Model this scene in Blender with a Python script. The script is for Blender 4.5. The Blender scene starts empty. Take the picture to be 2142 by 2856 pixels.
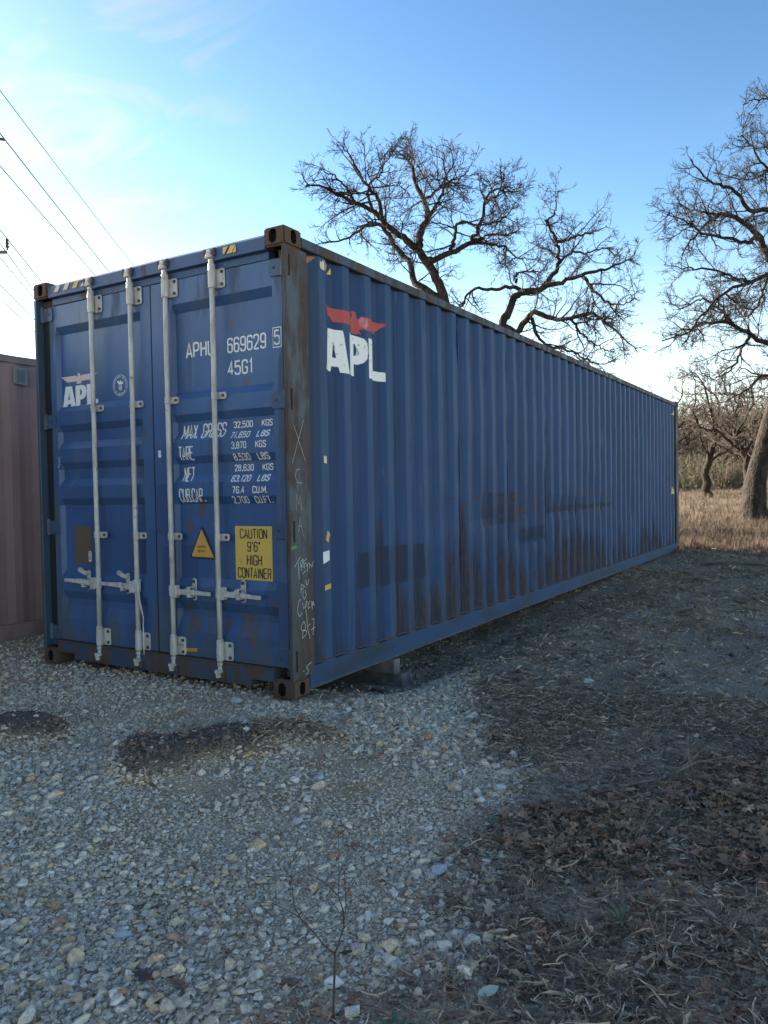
import bpy, bmesh, math, random
import numpy as np
from mathutils import Vector, Matrix, noise
from mathutils.geometry import tessellate_polygon

# ------------------------------------------------------------------ camera, sky, sun, exposure
scene = bpy.context.scene
COL = scene.collection

cam_data = bpy.data.cameras.new('camera')
cam = bpy.data.objects.new('camera', cam_data)
COL.objects.link(cam)
scene.camera = cam
CAM = Vector((2.9436, -3.7429, 1.2765))
F = Vector((-0.51872687, 0.8544994, -0.02744475))
R = Vector((0.85493978, 0.51843513, -0.01740664))
U = Vector((6.456e-04, 3.24929e-02, 9.99471758e-01))
m3 = Matrix((R, U, -F)).transposed()
cam.matrix_world = Matrix.Translation(CAM) @ m3.to_4x4()
cam_data.sensor_fit = 'VERTICAL'
cam_data.sensor_height = 36.0
cam_data.lens = 36.0 * 2167.3 / 2856.0
cam_data.clip_start = 0.05
cam_data.clip_end = 3000.0

SUN_AZ = math.radians(88.5)      # left of +Y
SUN_EL = math.radians(20.0)
sun_dir = Vector((-math.sin(SUN_AZ) * math.cos(SUN_EL), math.cos(SUN_AZ) * math.cos(SUN_EL), math.sin(SUN_EL)))

world = bpy.data.worlds.new('World')
scene.world = world
world.use_nodes = True
wn, wl = world.node_tree.nodes, world.node_tree.links
wn.clear()
w_out = wn.new('ShaderNodeOutputWorld')
w_bg = wn.new('ShaderNodeBackground')
w_bg.inputs['Strength'].default_value = 0.05
sky = wn.new('ShaderNodeTexSky')
sky.sky_type = 'NISHITA'
sky.sun_disc = False
sky.sun_elevation = SUN_EL
sky.sun_rotation = -SUN_AZ
sky.altitude = 300
sky.air_density = 0.8
sky.dust_density = 0.3
sky.ozone_density = 0.6
# thin cirrus, one field over the whole sky (projected on a high plane)
tc = wn.new('ShaderNodeTexCoord')
sep = wn.new('ShaderNodeSeparateXYZ')
wl.new(tc.outputs['Generated'], sep.inputs[0])
def wmath(op, a, b=None, clamp=False):
    n = wn.new('ShaderNodeMath'); n.operation = op; n.use_clamp = clamp
    for i, v in enumerate((a, b)):
        if v is None: continue
        if isinstance(v, (int, float)): n.inputs[i].default_value = v
        else: wl.new(v, n.inputs[i])
    return n.outputs[0]
zc = wmath('ADD', wmath('MAXIMUM', sep.outputs['Z'], 0.0), 0.10)
px_ = wmath('DIVIDE', sep.outputs['X'], zc)
py_ = wmath('DIVIDE', sep.outputs['Y'], zc)
comb = wn.new('ShaderNodeCombineXYZ')
wl.new(px_, comb.inputs[0]); wl.new(py_, comb.inputs[1])
mp = wn.new('ShaderNodeMapping')
mp.inputs['Rotation'].default_value = (0, 0, math.radians(52))
mp.inputs['Scale'].default_value = (1.1, 3.0, 1)
wl.new(comb.outputs[0], mp.inputs['Vector'])
nz = wn.new('ShaderNodeTexNoise')
nz.inputs['Scale'].default_value = 1.3
nz.inputs['Detail'].default_value = 9
nz.inputs['Roughness'].default_value = 0.6
nz.inputs['Distortion'].default_value = 1.4
wl.new(mp.outputs[0], nz.inputs['Vector'])
nz2 = wn.new('ShaderNodeTexNoise')
nz2.inputs['Scale'].default_value = 0.38
nz2.inputs['Detail'].default_value = 3
wl.new(comb.outputs[0], nz2.inputs['Vector'])
c1 = wn.new('ShaderNodeMapRange'); c1.inputs[1].default_value = 0.52; c1.inputs[2].default_value = 0.74
wl.new(nz.outputs['Fac'], c1.inputs[0])
c2 = wn.new('ShaderNodeMapRange'); c2.inputs[1].default_value = 0.44; c2.inputs[2].default_value = 0.62
wl.new(nz2.outputs['Fac'], c2.inputs[0])
cirrus = wmath('MULTIPLY', wmath('MULTIPLY', c1.outputs[0], c2.outputs[0]), 0.9, True)
# the veil thickens towards the horizon, all the way round
hzn = wn.new('ShaderNodeMapRange'); hzn.interpolation_type = 'SMOOTHSTEP'
hzn.inputs[1].default_value = 0.02; hzn.inputs[2].default_value = 0.34; hzn.inputs[3].default_value = 0.70; hzn.inputs[4].default_value = 0.0
wl.new(sep.outputs['Z'], hzn.inputs[0])
veil = wmath('MULTIPLY', hzn.outputs[0], wmath('ADD', wmath('MULTIPLY', nz.outputs['Fac'], 0.9), 0.42), True)
cover = wmath('MAXIMUM', cirrus, veil)
hsv = wn.new('ShaderNodeHueSaturation')
hsv.inputs['Saturation'].default_value = 1.34
hsv.inputs['Hue'].default_value = 0.508
hsv.inputs['Value'].default_value = 1.0
gam = wn.new('ShaderNodeGamma')
gam.inputs['Gamma'].default_value = 1.42
wl.new(sky.outputs[0], gam.inputs['Color'])
tint = wn.new('ShaderNodeVectorMath')
tint.operation = 'MULTIPLY'
tint.inputs[1].default_value = (1.25, 1.0, 0.71)
wl.new(gam.outputs[0], tint.inputs[0])
wl.new(tint.outputs[0], hsv.inputs['Color'])
# cloud brightness follows the local sky brightness (ice cloud scattering the same light)
bw = wn.new('ShaderNodeRGBToBW'); wl.new(tint.outputs[0], bw.inputs[0])
cl = wn.new('ShaderNodeVectorMath'); cl.operation = 'MULTIPLY_ADD'
gray = wn.new('ShaderNodeCombineXYZ')
for i in range(3): wl.new(bw.outputs[0], gray.inputs[i])
wl.new(gray.outputs[0], cl.inputs[0])
cl.inputs[1].default_value = (0.50, 0.50, 0.50)
cl.inputs[2].default_value = (1.55, 1.55, 1.55)
mixc = wn.new('ShaderNodeMix'); mixc.data_type = 'RGBA'
wl.new(cover, mixc.inputs['Factor'])
wl.new(hsv.outputs[0], mixc.inputs[6]); wl.new(cl.outputs[0], mixc.inputs[7])
wl.new(mixc.outputs[2], w_bg.inputs['Color'])
wl.new(w_bg.outputs[0], w_out.inputs['Surface'])

sun_data = bpy.data.lights.new('sun', 'SUN')
sun_data.energy = 5.0
sun_data.angle = math.radians(0.5)
sun_data.color = (1.0, 0.87, 0.70)
sun = bpy.data.objects.new('sun', sun_data)
COL.objects.link(sun)
sun.rotation_euler = sun_dir.to_track_quat('Z', 'Y').to_euler()
sun.location = sun_dir * 60

scene.view_settings.view_transform = 'Standard'
scene.view_settings.look = 'None'
scene.view_settings.exposure = 2.48
scene.view_settings.gamma = 1.0
scene.view_settings.use_curve_mapping = False
scene.render.engine = 'CYCLES'
scene.cycles.max_bounces = 6
scene.cycles.diffuse_bounces = 3

# ------------------------------------------------------------------ helpers
rng = np.random.default_rng(7)
random.seed(7)

def tag(o, label=None, cat=None, group=None, kind=None):
    if label: o['label'] = label
    if cat: o['category'] = cat
    if group: o['group'] = group
    if kind: o['kind'] = kind
    return o

def empty(name, loc, label, cat, group=None):
    o = bpy.data.objects.new(name, None)
    o.empty_display_size = 0.2
    COL.objects.link(o)
    o.location = loc
    o['wloc'] = list(loc)
    return tag(o, label, cat, group)

def adopt(o, parent):
    if parent is not None:
        o.parent = parent
        wl_ = parent.get('wloc')
        o.matrix_parent_inverse = Matrix.Translation(-Vector(wl_)) if wl_ else Matrix.Identity(4)
    return o

def link_mesh(name, me, mats, parent=None, smooth=False):
    for m in (mats if isinstance(mats, (list, tuple)) else [mats]):
        me.materials.append(m)
    if smooth:
        me.polygons.foreach_set('use_smooth', [True] * len(me.polygons))
    o = bpy.data.objects.new(name, me)
    COL.objects.link(o)
    return adopt(o, parent)

class MB:
    def __init__(self):
        self.v, self.f, self.mi = [], [], []
    def add(self, verts, faces, mat=0):
        b = len(self.v)
        self.v.extend([tuple(p) for p in verts])
        for f in faces:
            self.f.append([i + b for i in f]); self.mi.append(mat)
        return self
    def box(self, x0, x1, y0, y1, z0, z1, mat=0, M=None):
        V = [(x, y, z) for x in (x0, x1) for y in (y0, y1) for z in (z0, z1)]
        if M is not None: V = [M @ Vector(p) for p in V]
        return self.add(V, [(0, 1, 3, 2), (4, 6, 7, 5), (0, 4, 5, 1), (2, 3, 7, 6), (0, 2, 6, 4), (1, 5, 7, 3)], mat)
    def cyl(self, p0, p1, r0, r1=None, n=12, mat=0, cap=True):
        p0, p1 = Vector(p0), Vector(p1); r1 = r0 if r1 is None else r1
        d = (p1 - p0).normalized()
        a = d.orthogonal().normalized(); b = d.cross(a)
        V = []
        for p, r in ((p0, r0), (p1, r1)):
            for k in range(n):
                t = 2 * math.pi * k / n
                V.append(p + a * (r * math.cos(t)) + b * (r * math.sin(t)))
        Fc = [(k, (k + 1) % n, n + (k + 1) % n, n + k) for k in range(n)]
        if cap: Fc += [tuple(range(n - 1, -1, -1)), tuple(range(n, 2 * n))]
        return self.add(V, Fc, mat)
    def prism(self, poly, axis, a0, a1, mat=0):
        """poly: 2D outline; extruded along axis from a0 to a1 (remaining axes in order)"""
        n = len(poly)
        def P(q, a):
            if axis == 0: return (a, q[0], q[1])
            if axis == 1: return (q[0], a, q[1])
            return (q[0], q[1], a)
        V = [P(q, a0) for q in poly] + [P(q, a1) for q in poly]
        tri = tessellate_polygon([[Vector((q[0], q[1], 0)) for q in poly]])
        Fc = [(k, (k + 1) % n, n + (k + 1) % n, n + k) for k in range(n)]
        Fc += [t for t in tri] + [tuple(i + n for i in reversed(t)) for t in tri]
        return self.add(V, Fc, mat)
    def tube(self, pts, r, n=6, mat=0):
        pts = [Vector(p) for p in pts]
        rs = r if isinstance(r, (list, tuple)) else [r] * len(pts)
        V, Fc = [], []
        prev = None
        for i, p in enumerate(pts):
            t = (pts[min(i + 1, len(pts) - 1)] - pts[max(i - 1, 0)]).normalized()
            a = t.orthogonal().normalized() if prev is None else (prev - t * prev.dot(t)).normalized()
            prev = a
            b = t.cross(a)
            for k in range(n):
                w = 2 * math.pi * k / n
                V.append(p + (a * math.cos(w) + b * math.sin(w)) * rs[i])
        for i in range(len(pts) - 1):
            for k in range(n):
                Fc.append((i * n + k, i * n + (k + 1) % n, (i + 1) * n + (k + 1) % n, (i + 1) * n + k))
        Fc += [tuple(range(n - 1, -1, -1)), tuple(range((len(pts) - 1) * n, len(pts) * n))]
        return self.add(V, Fc, mat)
    def mesh(self, name, bevel=0.0, seg=1):
        me = bpy.data.meshes.new(name)
        me.from_pydata(self.v, [], self.f)
        me.polygons.foreach_set('material_index', self.mi)
        bm = bmesh.new(); bm.from_mesh(me)
        bmesh.ops.recalc_face_normals(bm, faces=bm.faces)
        if bevel > 0:
            ed = [e for e in bm.edges if e.is_manifold and e.calc_face_angle(0) > 0.6]
            bmesh.ops.bevel(bm, geom=ed, offset=bevel, segments=seg, affect='EDGES', clamp_overlap=True)
        bm.to_mesh(me); bm.free()
        return me
    def build(self, name, mats, parent=None, bevel=0.0, smooth=False, seg=1):
        return link_mesh(name, self.mesh(name, bevel, seg), mats, parent, smooth)

def np_mesh(name, V, Fq):
    """fast mesh from numpy verts (n,3) and faces (m,k)"""
    me = bpy.data.meshes.new(name)
    me.vertices.add(len(V)); me.vertices.foreach_set('co', np.ascontiguousarray(V, np.float32).ravel())
    k = Fq.shape[1]
    me.loops.add(Fq.size); me.loops.foreach_set('vertex_index', np.ascontiguousarray(Fq, np.int32).ravel())
    me.polygons.add(len(Fq))
    me.polygons.foreach_set('loop_start', np.arange(0, Fq.size, k, dtype=np.int32))
    me.update(calc_edges=True)
    me.validate()
    return me

# ------------------------------------------------------------------ materials
class NT:
    def __init__(self, name):
        self.m = bpy.data.materials.new(name); self.m.use_nodes = True
        self.t = self.m.node_tree; self.n = self.t.nodes; self.l = self.t.links
        self.b = self.n['Principled BSDF']
        self.co = self.n.new('ShaderNodeTexCoord').outputs['Object']
    def put(self, sock, v):
        if isinstance(v, (int, float)): sock.default_value = v
        elif isinstance(v, (tuple, list)):
            sock.default_value = tuple(v) + ((1,) if len(v) == 3 and sock.type == 'RGBA' else ())
        else: self.l.new(v, sock)
    def math(self, op, a, b=0.0, clamp=False):
        n = self.n.new('ShaderNodeMath'); n.operation = op; n.use_clamp = clamp
        self.put(n.inputs[0], a); self.put(n.inputs[1], b); return n.outputs[0]
    def noise(self, scale=(1, 1, 1), s=1.0, detail=5, rough=0.55, dist=0.0, vec=None, off=(0, 0, 0)):
        mpn = self.n.new('ShaderNodeMapping'); mpn.inputs['Scale'].default_value = scale; mpn.inputs['Location'].default_value = off
        self.l.new(vec or self.co, mpn.inputs[0])
        n = self.n.new('ShaderNodeTexNoise')
        n.inputs['Scale'].default_value = s; n.inputs['Detail'].default_value = detail
        n.inputs['Roughness'].default_value = rough; n.inputs['Distortion'].default_value = dist
        self.l.new(mpn.outputs[0], n.inputs['Vector']); return n.outputs['Fac']
    def voro(self, s, vec=None, feature='F1', out='Distance'):
        n = self.n.new('ShaderNodeTexVoronoi'); n.feature = feature; n.inputs['Scale'].default_value = s
        self.l.new(vec or self.co, n.inputs['Vector']); return n.outputs[out]
    def ramp(self, v, lo, hi, a=0.0, b=1.0, smooth=True):
        n = self.n.new('ShaderNodeMapRange'); n.interpolation_type = 'SMOOTHSTEP' if smooth else 'LINEAR'
        self.put(n.inputs[0], v)
        for i, q in enumerate((lo, hi, a, b)): self.put(n.inputs[i + 1], q)
        return n.outputs[0]
    def mix(self, f, a, b):
        n = self.n.new('ShaderNodeMix'); n.data_type = 'RGBA'
        self.put(n.inputs['Factor'], f); self.put(n.inputs[6], a); self.put(n.inputs[7], b); return n.outputs[2]
    def crange(self, v, stops):
        n = self.n.new('ShaderNodeValToRGB'); e = n.color_ramp.elements
        while len(e) < len(stops): e.new(0.5)
        for el, (p, c) in zip(e, stops): el.position = p; el.color = tuple(c) + (1,)
        self.put(n.inputs[0], v); return n.outputs[0]
    def xyz(self):
        n = self.n.new('ShaderNodeSeparateXYZ'); self.l.new(self.co, n.inputs[0]); return n.outputs
    def rand(self): return self.n.new('ShaderNodeObjectInfo').outputs['Random']
    def attr(self, name):
        n = self.n.new('ShaderNodeAttribute'); n.attribute_name = name; return n.outputs
    def bump(self, h, strength=0.3, dist=0.01):
        n = self.n.new('ShaderNodeBump'); n.inputs['Strength'].default_value = strength; n.inputs['Distance'].default_value = dist
        self.put(n.inputs['Height'], h); self.l.new(n.outputs[0], self.b.inputs['Normal'])
    def fin(self, col, rough=0.6, metal=0.0, spec=0.5):
        self.put(self.b.inputs['Base Color'], col); self.put(self.b.inputs['Roughness'], rough)
        self.put(self.b.inputs['Metallic'], metal); self.b.inputs['Specular IOR Level'].default_value = spec
        return self.m
    def band(self, v, lo, hi, soft):
        return self.math('MULTIPLY', self.ramp(v, lo - soft, lo + soft), self.ramp(v, hi - soft, hi + soft, 1.0, 0.0))

def mat_blue_side():
    t = NT('blue_side_paint'); s = t.xyz(); y, z = s[1], s[2]
    big = t.noise((1, .6, .6), 1.1, 4)
    base = t.mix(t.ramp(big, .35, .65), (.010, .040, .118), (.015, .053, .146))
    fine = t.noise((1, 9, .9), 3.0, 6, .65)
    base = t.mix(t.ramp(fine, .48, .78, 0, .45), base, (.028, .072, .150))
    # repainted rectangles
    wob = t.noise((1, 1, 1), 9, 3)
    zz = t.math('ADD', z, t.ramp(wob, 0, 1, -.03, .03)); yy = t.math('ADD', y, t.ramp(wob, 0, 1, .04, -.04))
    for (y0, y1, z0, z1) in ((.81, 1.88, .585, .855), (2.9, 3.9, .93, 1.24), (3.9, 4.7, .72, .86), (4.75, 7.3, 1.0, 1.06)):
        f = t.math('MULTIPLY', t.band(yy, y0, y1, .008), t.band(zz, z0, z1, .008))
        base = t.mix(t.math('MULTIPLY', f, .85), base, (.008, .020, .048))
    # brown grime and rust growing from the foot of the wall, in streaks
    streak = t.noise((1, 3.1, .42), 1.5, 7, .66, .5)
    h = t.ramp(z, .15, 1.30, .24, -.19, False)
    wet = t.math('ADD', t.ramp(t.noise((1, .55, .3), .9, 2), .35, .62, -.08, .08), t.math('MULTIPLY', t.band(y, 1.9, 6.6, .5), .06))
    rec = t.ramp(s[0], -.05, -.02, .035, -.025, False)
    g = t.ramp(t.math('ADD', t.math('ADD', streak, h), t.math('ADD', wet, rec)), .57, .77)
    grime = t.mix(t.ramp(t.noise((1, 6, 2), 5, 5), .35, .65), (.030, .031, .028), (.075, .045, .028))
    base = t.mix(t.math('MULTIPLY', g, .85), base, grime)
    lit_crest = t.math('MULTIPLY', t.ramp(s[0], -.024, -.016), t.ramp(t.noise((1, 9, .8), 2.2, 5), .3, .65, .25, .8))  # outer flats tinted paler: the ribs' light side painted into the colour
    base = t.mix(lit_crest, base, (.032, .074, .150))
    deep = t.math('MULTIPLY', t.ramp(s[0], -.035, -.05), t.ramp(t.noise((1, 5, .4), 2.0, 5, off=(0, 5, 2)), .35, .65, .15, .7))  # inner flats tinted darker: recess shade painted into the colour
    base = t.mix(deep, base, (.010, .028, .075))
    # weathered strip beside the corner post
    near = t.math('MULTIPLY', t.ramp(y, .22, .47, 1, 0), t.ramp(t.noise((1, 7, .5), 2.5, 5), .3, .65, .35, 1))
    base = t.mix(t.math('MULTIPLY', near, .8), base, (.042, .055, .062))
    # scrape band half way up
    scr = t.noise((1, 3.0, 5), 2.2, 6, .7)
    bandm = t.math('MULTIPLY', t.band(z, .86, 1.28, .14), t.band(y, 2.2, 7.6, .4))
    base = t.mix(t.math('MULTIPLY', t.ramp(t.math('ADD', scr, t.math('MULTIPLY', bandm, .17)), .70, .78), .9), base, (.065, .036, .022))
    # rust broken through the rubbed crests, with runs below
    chip = t.noise((1, 13, .75), 2.6, 7, .72, .15, off=(0, 1.7, 3))
    zone = t.math('ADD', t.math('MULTIPLY', t.band(z, .25, 1.45, .3), t.band(y, 1.3, 8.5, .8)), t.ramp(z, .2, .6, .6, 0))
    cm = t.math('MULTIPLY', t.ramp(t.math('ADD', chip, t.math('MULTIPLY', zone, .075)), .655, .70), t.ramp(s[0], -.034, -.020, .25, 1))
    base = t.mix(t.math('MULTIPLY', cm, .92), base, t.mix(t.noise((1, 1, 1), 30, 4), (.055, .030, .019), (.155, .075, .038)))
    # thin pale vertical scratches
    sc = t.noise((1, 16, .35), 3.2, 3, .5, .2, off=(0, 3.1, 0))
    base = t.mix(t.math('MULTIPLY', t.ramp(sc, .735, .76), .5), base, (.26, .29, .30))
    # rust pin spots
    sp = t.noise((1, 1, .6), 14, 3, .5, off=(4, 2, 0))
    base = t.mix(t.ramp(sp, .73, .78), base, (.07, .032, .017))
    t.bump(t.math('ADD', t.noise((1, 1, 1), 22, 4), t.math('MULTIPLY', g, .5)), .14, .004)
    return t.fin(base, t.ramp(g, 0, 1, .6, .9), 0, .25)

def mat_blue_door():
    t = NT('blue_door_paint'); s = t.xyz(); x, z = s[0], s[2]
    big = t.noise((.7, 1, .7), 1.6, 4)
    base = t.mix(t.ramp(big, .36, .64), (.024, .076, .205), (.035, .100, .245))  # lighter than the side's blue: lens veil included in the colour
    fade = t.noise((1.4, 1, .5), 2.0, 6, .6, off=(2, 0, 1))
    base = t.mix(t.ramp(fade, .46, .66, 0, .6), base, (.062, .112, .175))
    wob = t.noise((1, 1, 1), 9, 3)
    zz = t.math('ADD', z, t.ramp(wob, 0, 1, -.02, .02)); xx = t.math('ADD', x, t.ramp(wob, 0, 1, .02, -.02))
    for (x0, x1, z0, z1) in ((-1.17, -.86, .47, .93), (-1.52, -1.36, .73, .97), (-.25, .0, .30, .72), (-1.21, -1.1, 1.0, 1.35)):
        f = t.math('MULTIPLY', t.band(xx, x0, x1, .006), t.band(zz, z0, z1, .006))
        base = t.mix(t.math('MULTIPLY', f, .65), base, (.022, .052, .145))
    # grey grime near the edges and the foot
    st = t.noise((5, 1, .7), 1.6, 5, .6)
    foot = t.ramp(z, .16, .62, .26, 0.0, False)
    edge = t.math('ADD', t.math('MULTIPLY', t.ramp(x, -.17, -.09), .2), t.math('MULTIPLY', t.ramp(x, -2.30, -2.20, 1, 0), .16))
    top = t.ramp(z, 2.35, 2.56, 0, .12, False)
    g = t.ramp(t.math('ADD', st, t.math('ADD', foot, t.math('ADD', edge, top))), .60, .78)
    base = t.mix(t.math('MULTIPLY', g, .7), base, (.060, .075, .080))
    # rust blotches
    sp = t.noise((1, 1, .75), 6.0, 4, .55, .2, off=(1.3, 2, .4))
    rg = t.ramp(z, .2, 1.2, .07, 0, False)
    spot = t.ramp(t.math('ADD', sp, rg), .70, .76)
    base = t.mix(t.math('MULTIPLY', spot, .8), base, (.105, .055, .030))
    for (cx, cz, r) in ((-.905, .42, .035), (-.86, .38, .04), (-.80, 1.21, .045), (-.585, .415, .03), (-.42, .45, .05), (-.385, .36, .045), (-.51, 2.38, .028), (-.72, 2.37, .018), (-.40, 2.0, .025), (-.815, 1.15, .03), (-.93, 1.05, .03), (-1.48, .83, .03)):
        dx = t.math('DIVIDE', t.math('SUBTRACT', xx, cx), r); dz = t.math('DIVIDE', t.math('SUBTRACT', zz, cz), r * 1.5)
        d = t.math('ADD', t.math('MULTIPLY', dx, dx), t.math('MULTIPLY', dz, dz))
        base = t.mix(t.math('MULTIPLY', t.ramp(d, .2, 1.5, 1, 0), .62), base, (.095, .060, .036))
    run = t.noise((9, 1, .35), 2.4, 6, .62, off=(3, 0, 2))
    base = t.mix(t.ramp(run, .54, .70, 0, .5), base, (.040, .068, .105))
    chipd = t.noise((1, 1, 1), 34, 5, .7, off=(1, 1, 1))
    base = t.mix(t.ramp(chipd, .69, .72), base, (.085, .048, .030))
    sc = t.noise((14, 1, .6), 3.0, 3, off=(0, 1, 5))
    base = t.mix(t.math('MULTIPLY', t.ramp(sc, .74, .77), .35), base, (.3, .34, .38))
    t.bump(t.noise((1, 1, 1), 18, 4), .12, .004)
    return t.fin(base, t.ramp(g, 0, 1, .42, .75), 0, .5)

def mat_frame(name, blue, rust, bias, rust2=(.085, .050, .032)):
    t = NT(name)
    a = t.noise((3, 3, .8), 2.6, 7, .68, .25)
    b = t.noise((1, 1, 1), 30, 4, .6)
    f = t.ramp(t.math('ADD', a, bias), .42, .60)
    rc = t.mix(t.ramp(t.noise((2, 2, 1), 7, 5), .3, .7), rust, rust2)
    base = t.mix(f, blue, rc)
    base = t.mix(t.ramp(b, .66, .72, 0, .5), base, (.17, .15, .13))
    t.bump(t.math('ADD', a, t.math('MULTIPLY', b, .4)), .22, .006)
    return t.fin(base, t.ramp(f, 0, 1, .5, .85), 0, .4)

def mat_rail():
    t = NT('blue_rail_paint'); s = t.xyz()
    a = t.noise((1, .8, 3), 2.0, 6, .65)
    base = t.mix(t.ramp(a, .4, .68), (.020, .056, .135), (.024, .040, .062))
    b = t.noise((1, 2, 1), 8, 5, .7)
    base = t.mix(t.ramp(b, .64, .72), base, (.07, .045, .03))
    base = t.mix(t.math('MULTIPLY', t.ramp(s[2], .05, .025), t.ramp(b, .3, .6)), base, (.13, .13, .125))
    t.bump(t.noise((1, .3, 1), 5, 4), .2, .02)
    return t.fin(base, .68, 0, .3)

def mat_simple(name, c0, c1, scale=8.0, rough=0.6, bump=.1, dist=.004, metal=0.0, lo=.35, hi=.65, sv=(1, 1, 1), spec=.4):
    t = NT(name); a = t.noise(sv, scale, 6, .6)
    t.bump(t.noise(sv, scale * 3, 4), bump, dist)
    return t.fin(t.mix(t.ramp(a, lo, hi), c0, c1), rough, metal, spec)

def mat_galv():
    t = NT('pale_grey_bar_paint')
    a = t.noise((4, 4, .9), 5, 6, .65)
    base = t.mix(t.ramp(a, .40, .62), (.50, .50, .48), (.35, .35, .335))
    d = t.noise((6, 6, 1.2), 6, 5, .7, off=(3, 1, 2))
    base = t.mix(t.ramp(d, .64, .70, 0, .85), base, (.10, .115, .14))
    gr = t.noise((9, 9, .8), 4, 6, .7, off=(1, 5, 2))
    base = t.mix(t.ramp(gr, .52, .70, 0, .6), base, (.22, .205, .185))
    r = t.noise((1, 1, 1), 15, 5, .6, off=(7, 0, 0))
    base = t.mix(t.ramp(r, .60, .70, 0, .75), base, (.19, .12, .08))
    t.bump(t.noise((1, 1, 1), 45, 3), .12, .003)
    return t.fin(base, .5, 0, .45)

def mat_brown_wall():
    t = NT('faded_veiled_brown_paint'); s = t.xyz()
    a = t.noise((1, 1.4, .5), 1.4, 6, .6)
    base = t.mix(t.ramp(a, .35, .65), (.26, .172, .160), (.325, .225, .21))  # faded brown, lightened further to carry lens veil in the colour
    b = t.noise((1, 5, .7), 3, 5, .65, off=(0, 2, 1))
    base = t.mix(t.ramp(b, .6, .72, 0, .6), base, (.17, .125, .11))
    g = t.ramp(t.math('ADD', a, t.ramp(s[2], 0, .7, .3, 0, False)), .55, .8)
    base = t.mix(t.math('MULTIPLY', g, .55), base, (.17, .13, .115))
    t.bump(t.noise((1, 1, 1), 14, 5), .2, .006)
    return t.fin(base, .8, 0, .25)

def mat_flat(name, c, rough=.6, spec=.4, wear=None, ws=20):
    t = NT(name); col = c
    n = t.noise((1, 1, 1), ws, 5, .65)
    if wear: col = t.mix(t.ramp(n, .60, .70), c, wear)
    else: col = t.mix(t.ramp(n, .3, .7), tuple(v * .9 for v in c), c)
    return t.fin(col, rough, 0, spec)

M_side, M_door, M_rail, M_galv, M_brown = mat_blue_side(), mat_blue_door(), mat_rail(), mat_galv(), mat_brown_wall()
M_post = mat_frame('rusty_post_paint', (.040, .062, .080), (.078, .052, .040), .02, (.052, .038, .031))
M_postblue = mat_frame('blue_post_paint', (.030, .062, .105), (.060, .050, .046), -.08)
M_cast = mat_frame('rusty_casting', (.06, .058, .056), (.082, .048, .032), .12)
M_head = mat_frame('header_paint', (.022, .066, .170), (.052, .045, .042), -.10)
M_sill = mat_frame('sill_paint', (.028, .060, .115), (.062, .050, .042), .0)
M_toprail = mat_frame('top_rail_paint', (.022, .045, .080), (.040, .044, .044), .02)
M_hinge = mat_frame('hinge_paint', (.034, .075, .135), (.08, .05, .035), -.07)
M_roof = mat_simple('roof_paint', (.05, .08, .13), (.09, .08, .07))
M_dark = mat_flat('black_rubber_gasket', (.012, .014, .017), .7)
M_hole = mat_flat('hole_shade', (.010, .009, .008), .9)  # near-black colour paints in the shade inside holes and slots
M_bolt = mat_flat('dark_bolt', (.055, .05, .048), .6)
M_white = mat_flat('white_lettering', (.70, .71, .70), .6, .35, (.24, .29, .36), 26)
M_yellow = mat_flat('yellow_sign', (.60, .41, .095), .5, .4, (.42, .30, .11), 16)
M_orange = mat_flat('orange_yellow_decal', (.60, .34, .075), .5)
M_black = mat_flat('black_print', (.018, .019, .022), .6)
M_red = mat_flat('red_logo', (.36, .045, .040), .55, .4, (.48, .20, .22), 6)
M_pink = mat_flat('faded_pink_logo', (.62, .50, .46), .6, .4, (.52, .36, .33), 10)
M_tan = mat_flat('brown_plate', (.115, .085, .062), .75, .3, (.15, .115, .085), 14)
M_dkblue = mat_flat('dark_blue_decal', (.016, .028, .060), .5)
M_green = mat_flat('green_tape', (.06, .22, .07), .6)
M_chalk = mat_flat('chalk', (.55, .56, .55), .9, .2, (.30, .30, .29), 60)
M_paper = mat_flat('white_sticker', (.66, .68, .72), .6)
M_cream = mat_flat('cream_sticker', (.58, .52, .40), .6, .4, (.70, .68, .62), 60)
M_weld = mat_flat('dirty_weld', (.085, .068, .052), .85, .3, (.17, .13, .10), 25)
M_cord = mat_flat('white_cord', (.62, .63, .62), .8)
M_conc = mat_simple('grey_concrete', (.10, .092, .082), (.17, .155, .138), 14, .9, .4, .006)
M_vent = mat_flat('grey_green_vent', (.20, .23, .22), .7)
M_wire = mat_flat('wire_grey', (.05, .055, .06), .6)
M_pole = mat_simple('weathered_pole_wood', (.07, .055, .045), (.12, .10, .085), 6, .9, .3, .01, sv=(4, 4, .3))
M_insul = mat_flat('dark_porcelain', (.045, .035, .035), .3)

def mat_bark():
    t = NT('oak_bark')
    a = t.noise((1, 1, .35), 9, 7, .7, .3)
    v = t.voro(16)
    base = t.mix(t.ramp(a, .35, .66), (.016, .0135, .0115), (.046, .039, .034))
    t.bump(t.math('ADD', a, t.math('MULTIPLY', v, .5)), .9, .05)
    return t.fin(base, .95, 0, .15)
def mat_twig():
    t = NT('oak_twigs'); a = t.noise((1, 1, 1), 1.3, 3)
    return t.fin(t.mix(t.ramp(a, .35, .65), (.017, .0135, .0115), (.036, .029, .024)), .9, 0, .15)
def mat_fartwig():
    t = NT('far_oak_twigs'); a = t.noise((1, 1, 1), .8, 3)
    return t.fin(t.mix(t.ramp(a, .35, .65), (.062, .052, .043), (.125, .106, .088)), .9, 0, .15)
M_bark, M_twig, M_fartwig = mat_bark(), mat_twig(), mat_fartwig()
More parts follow.
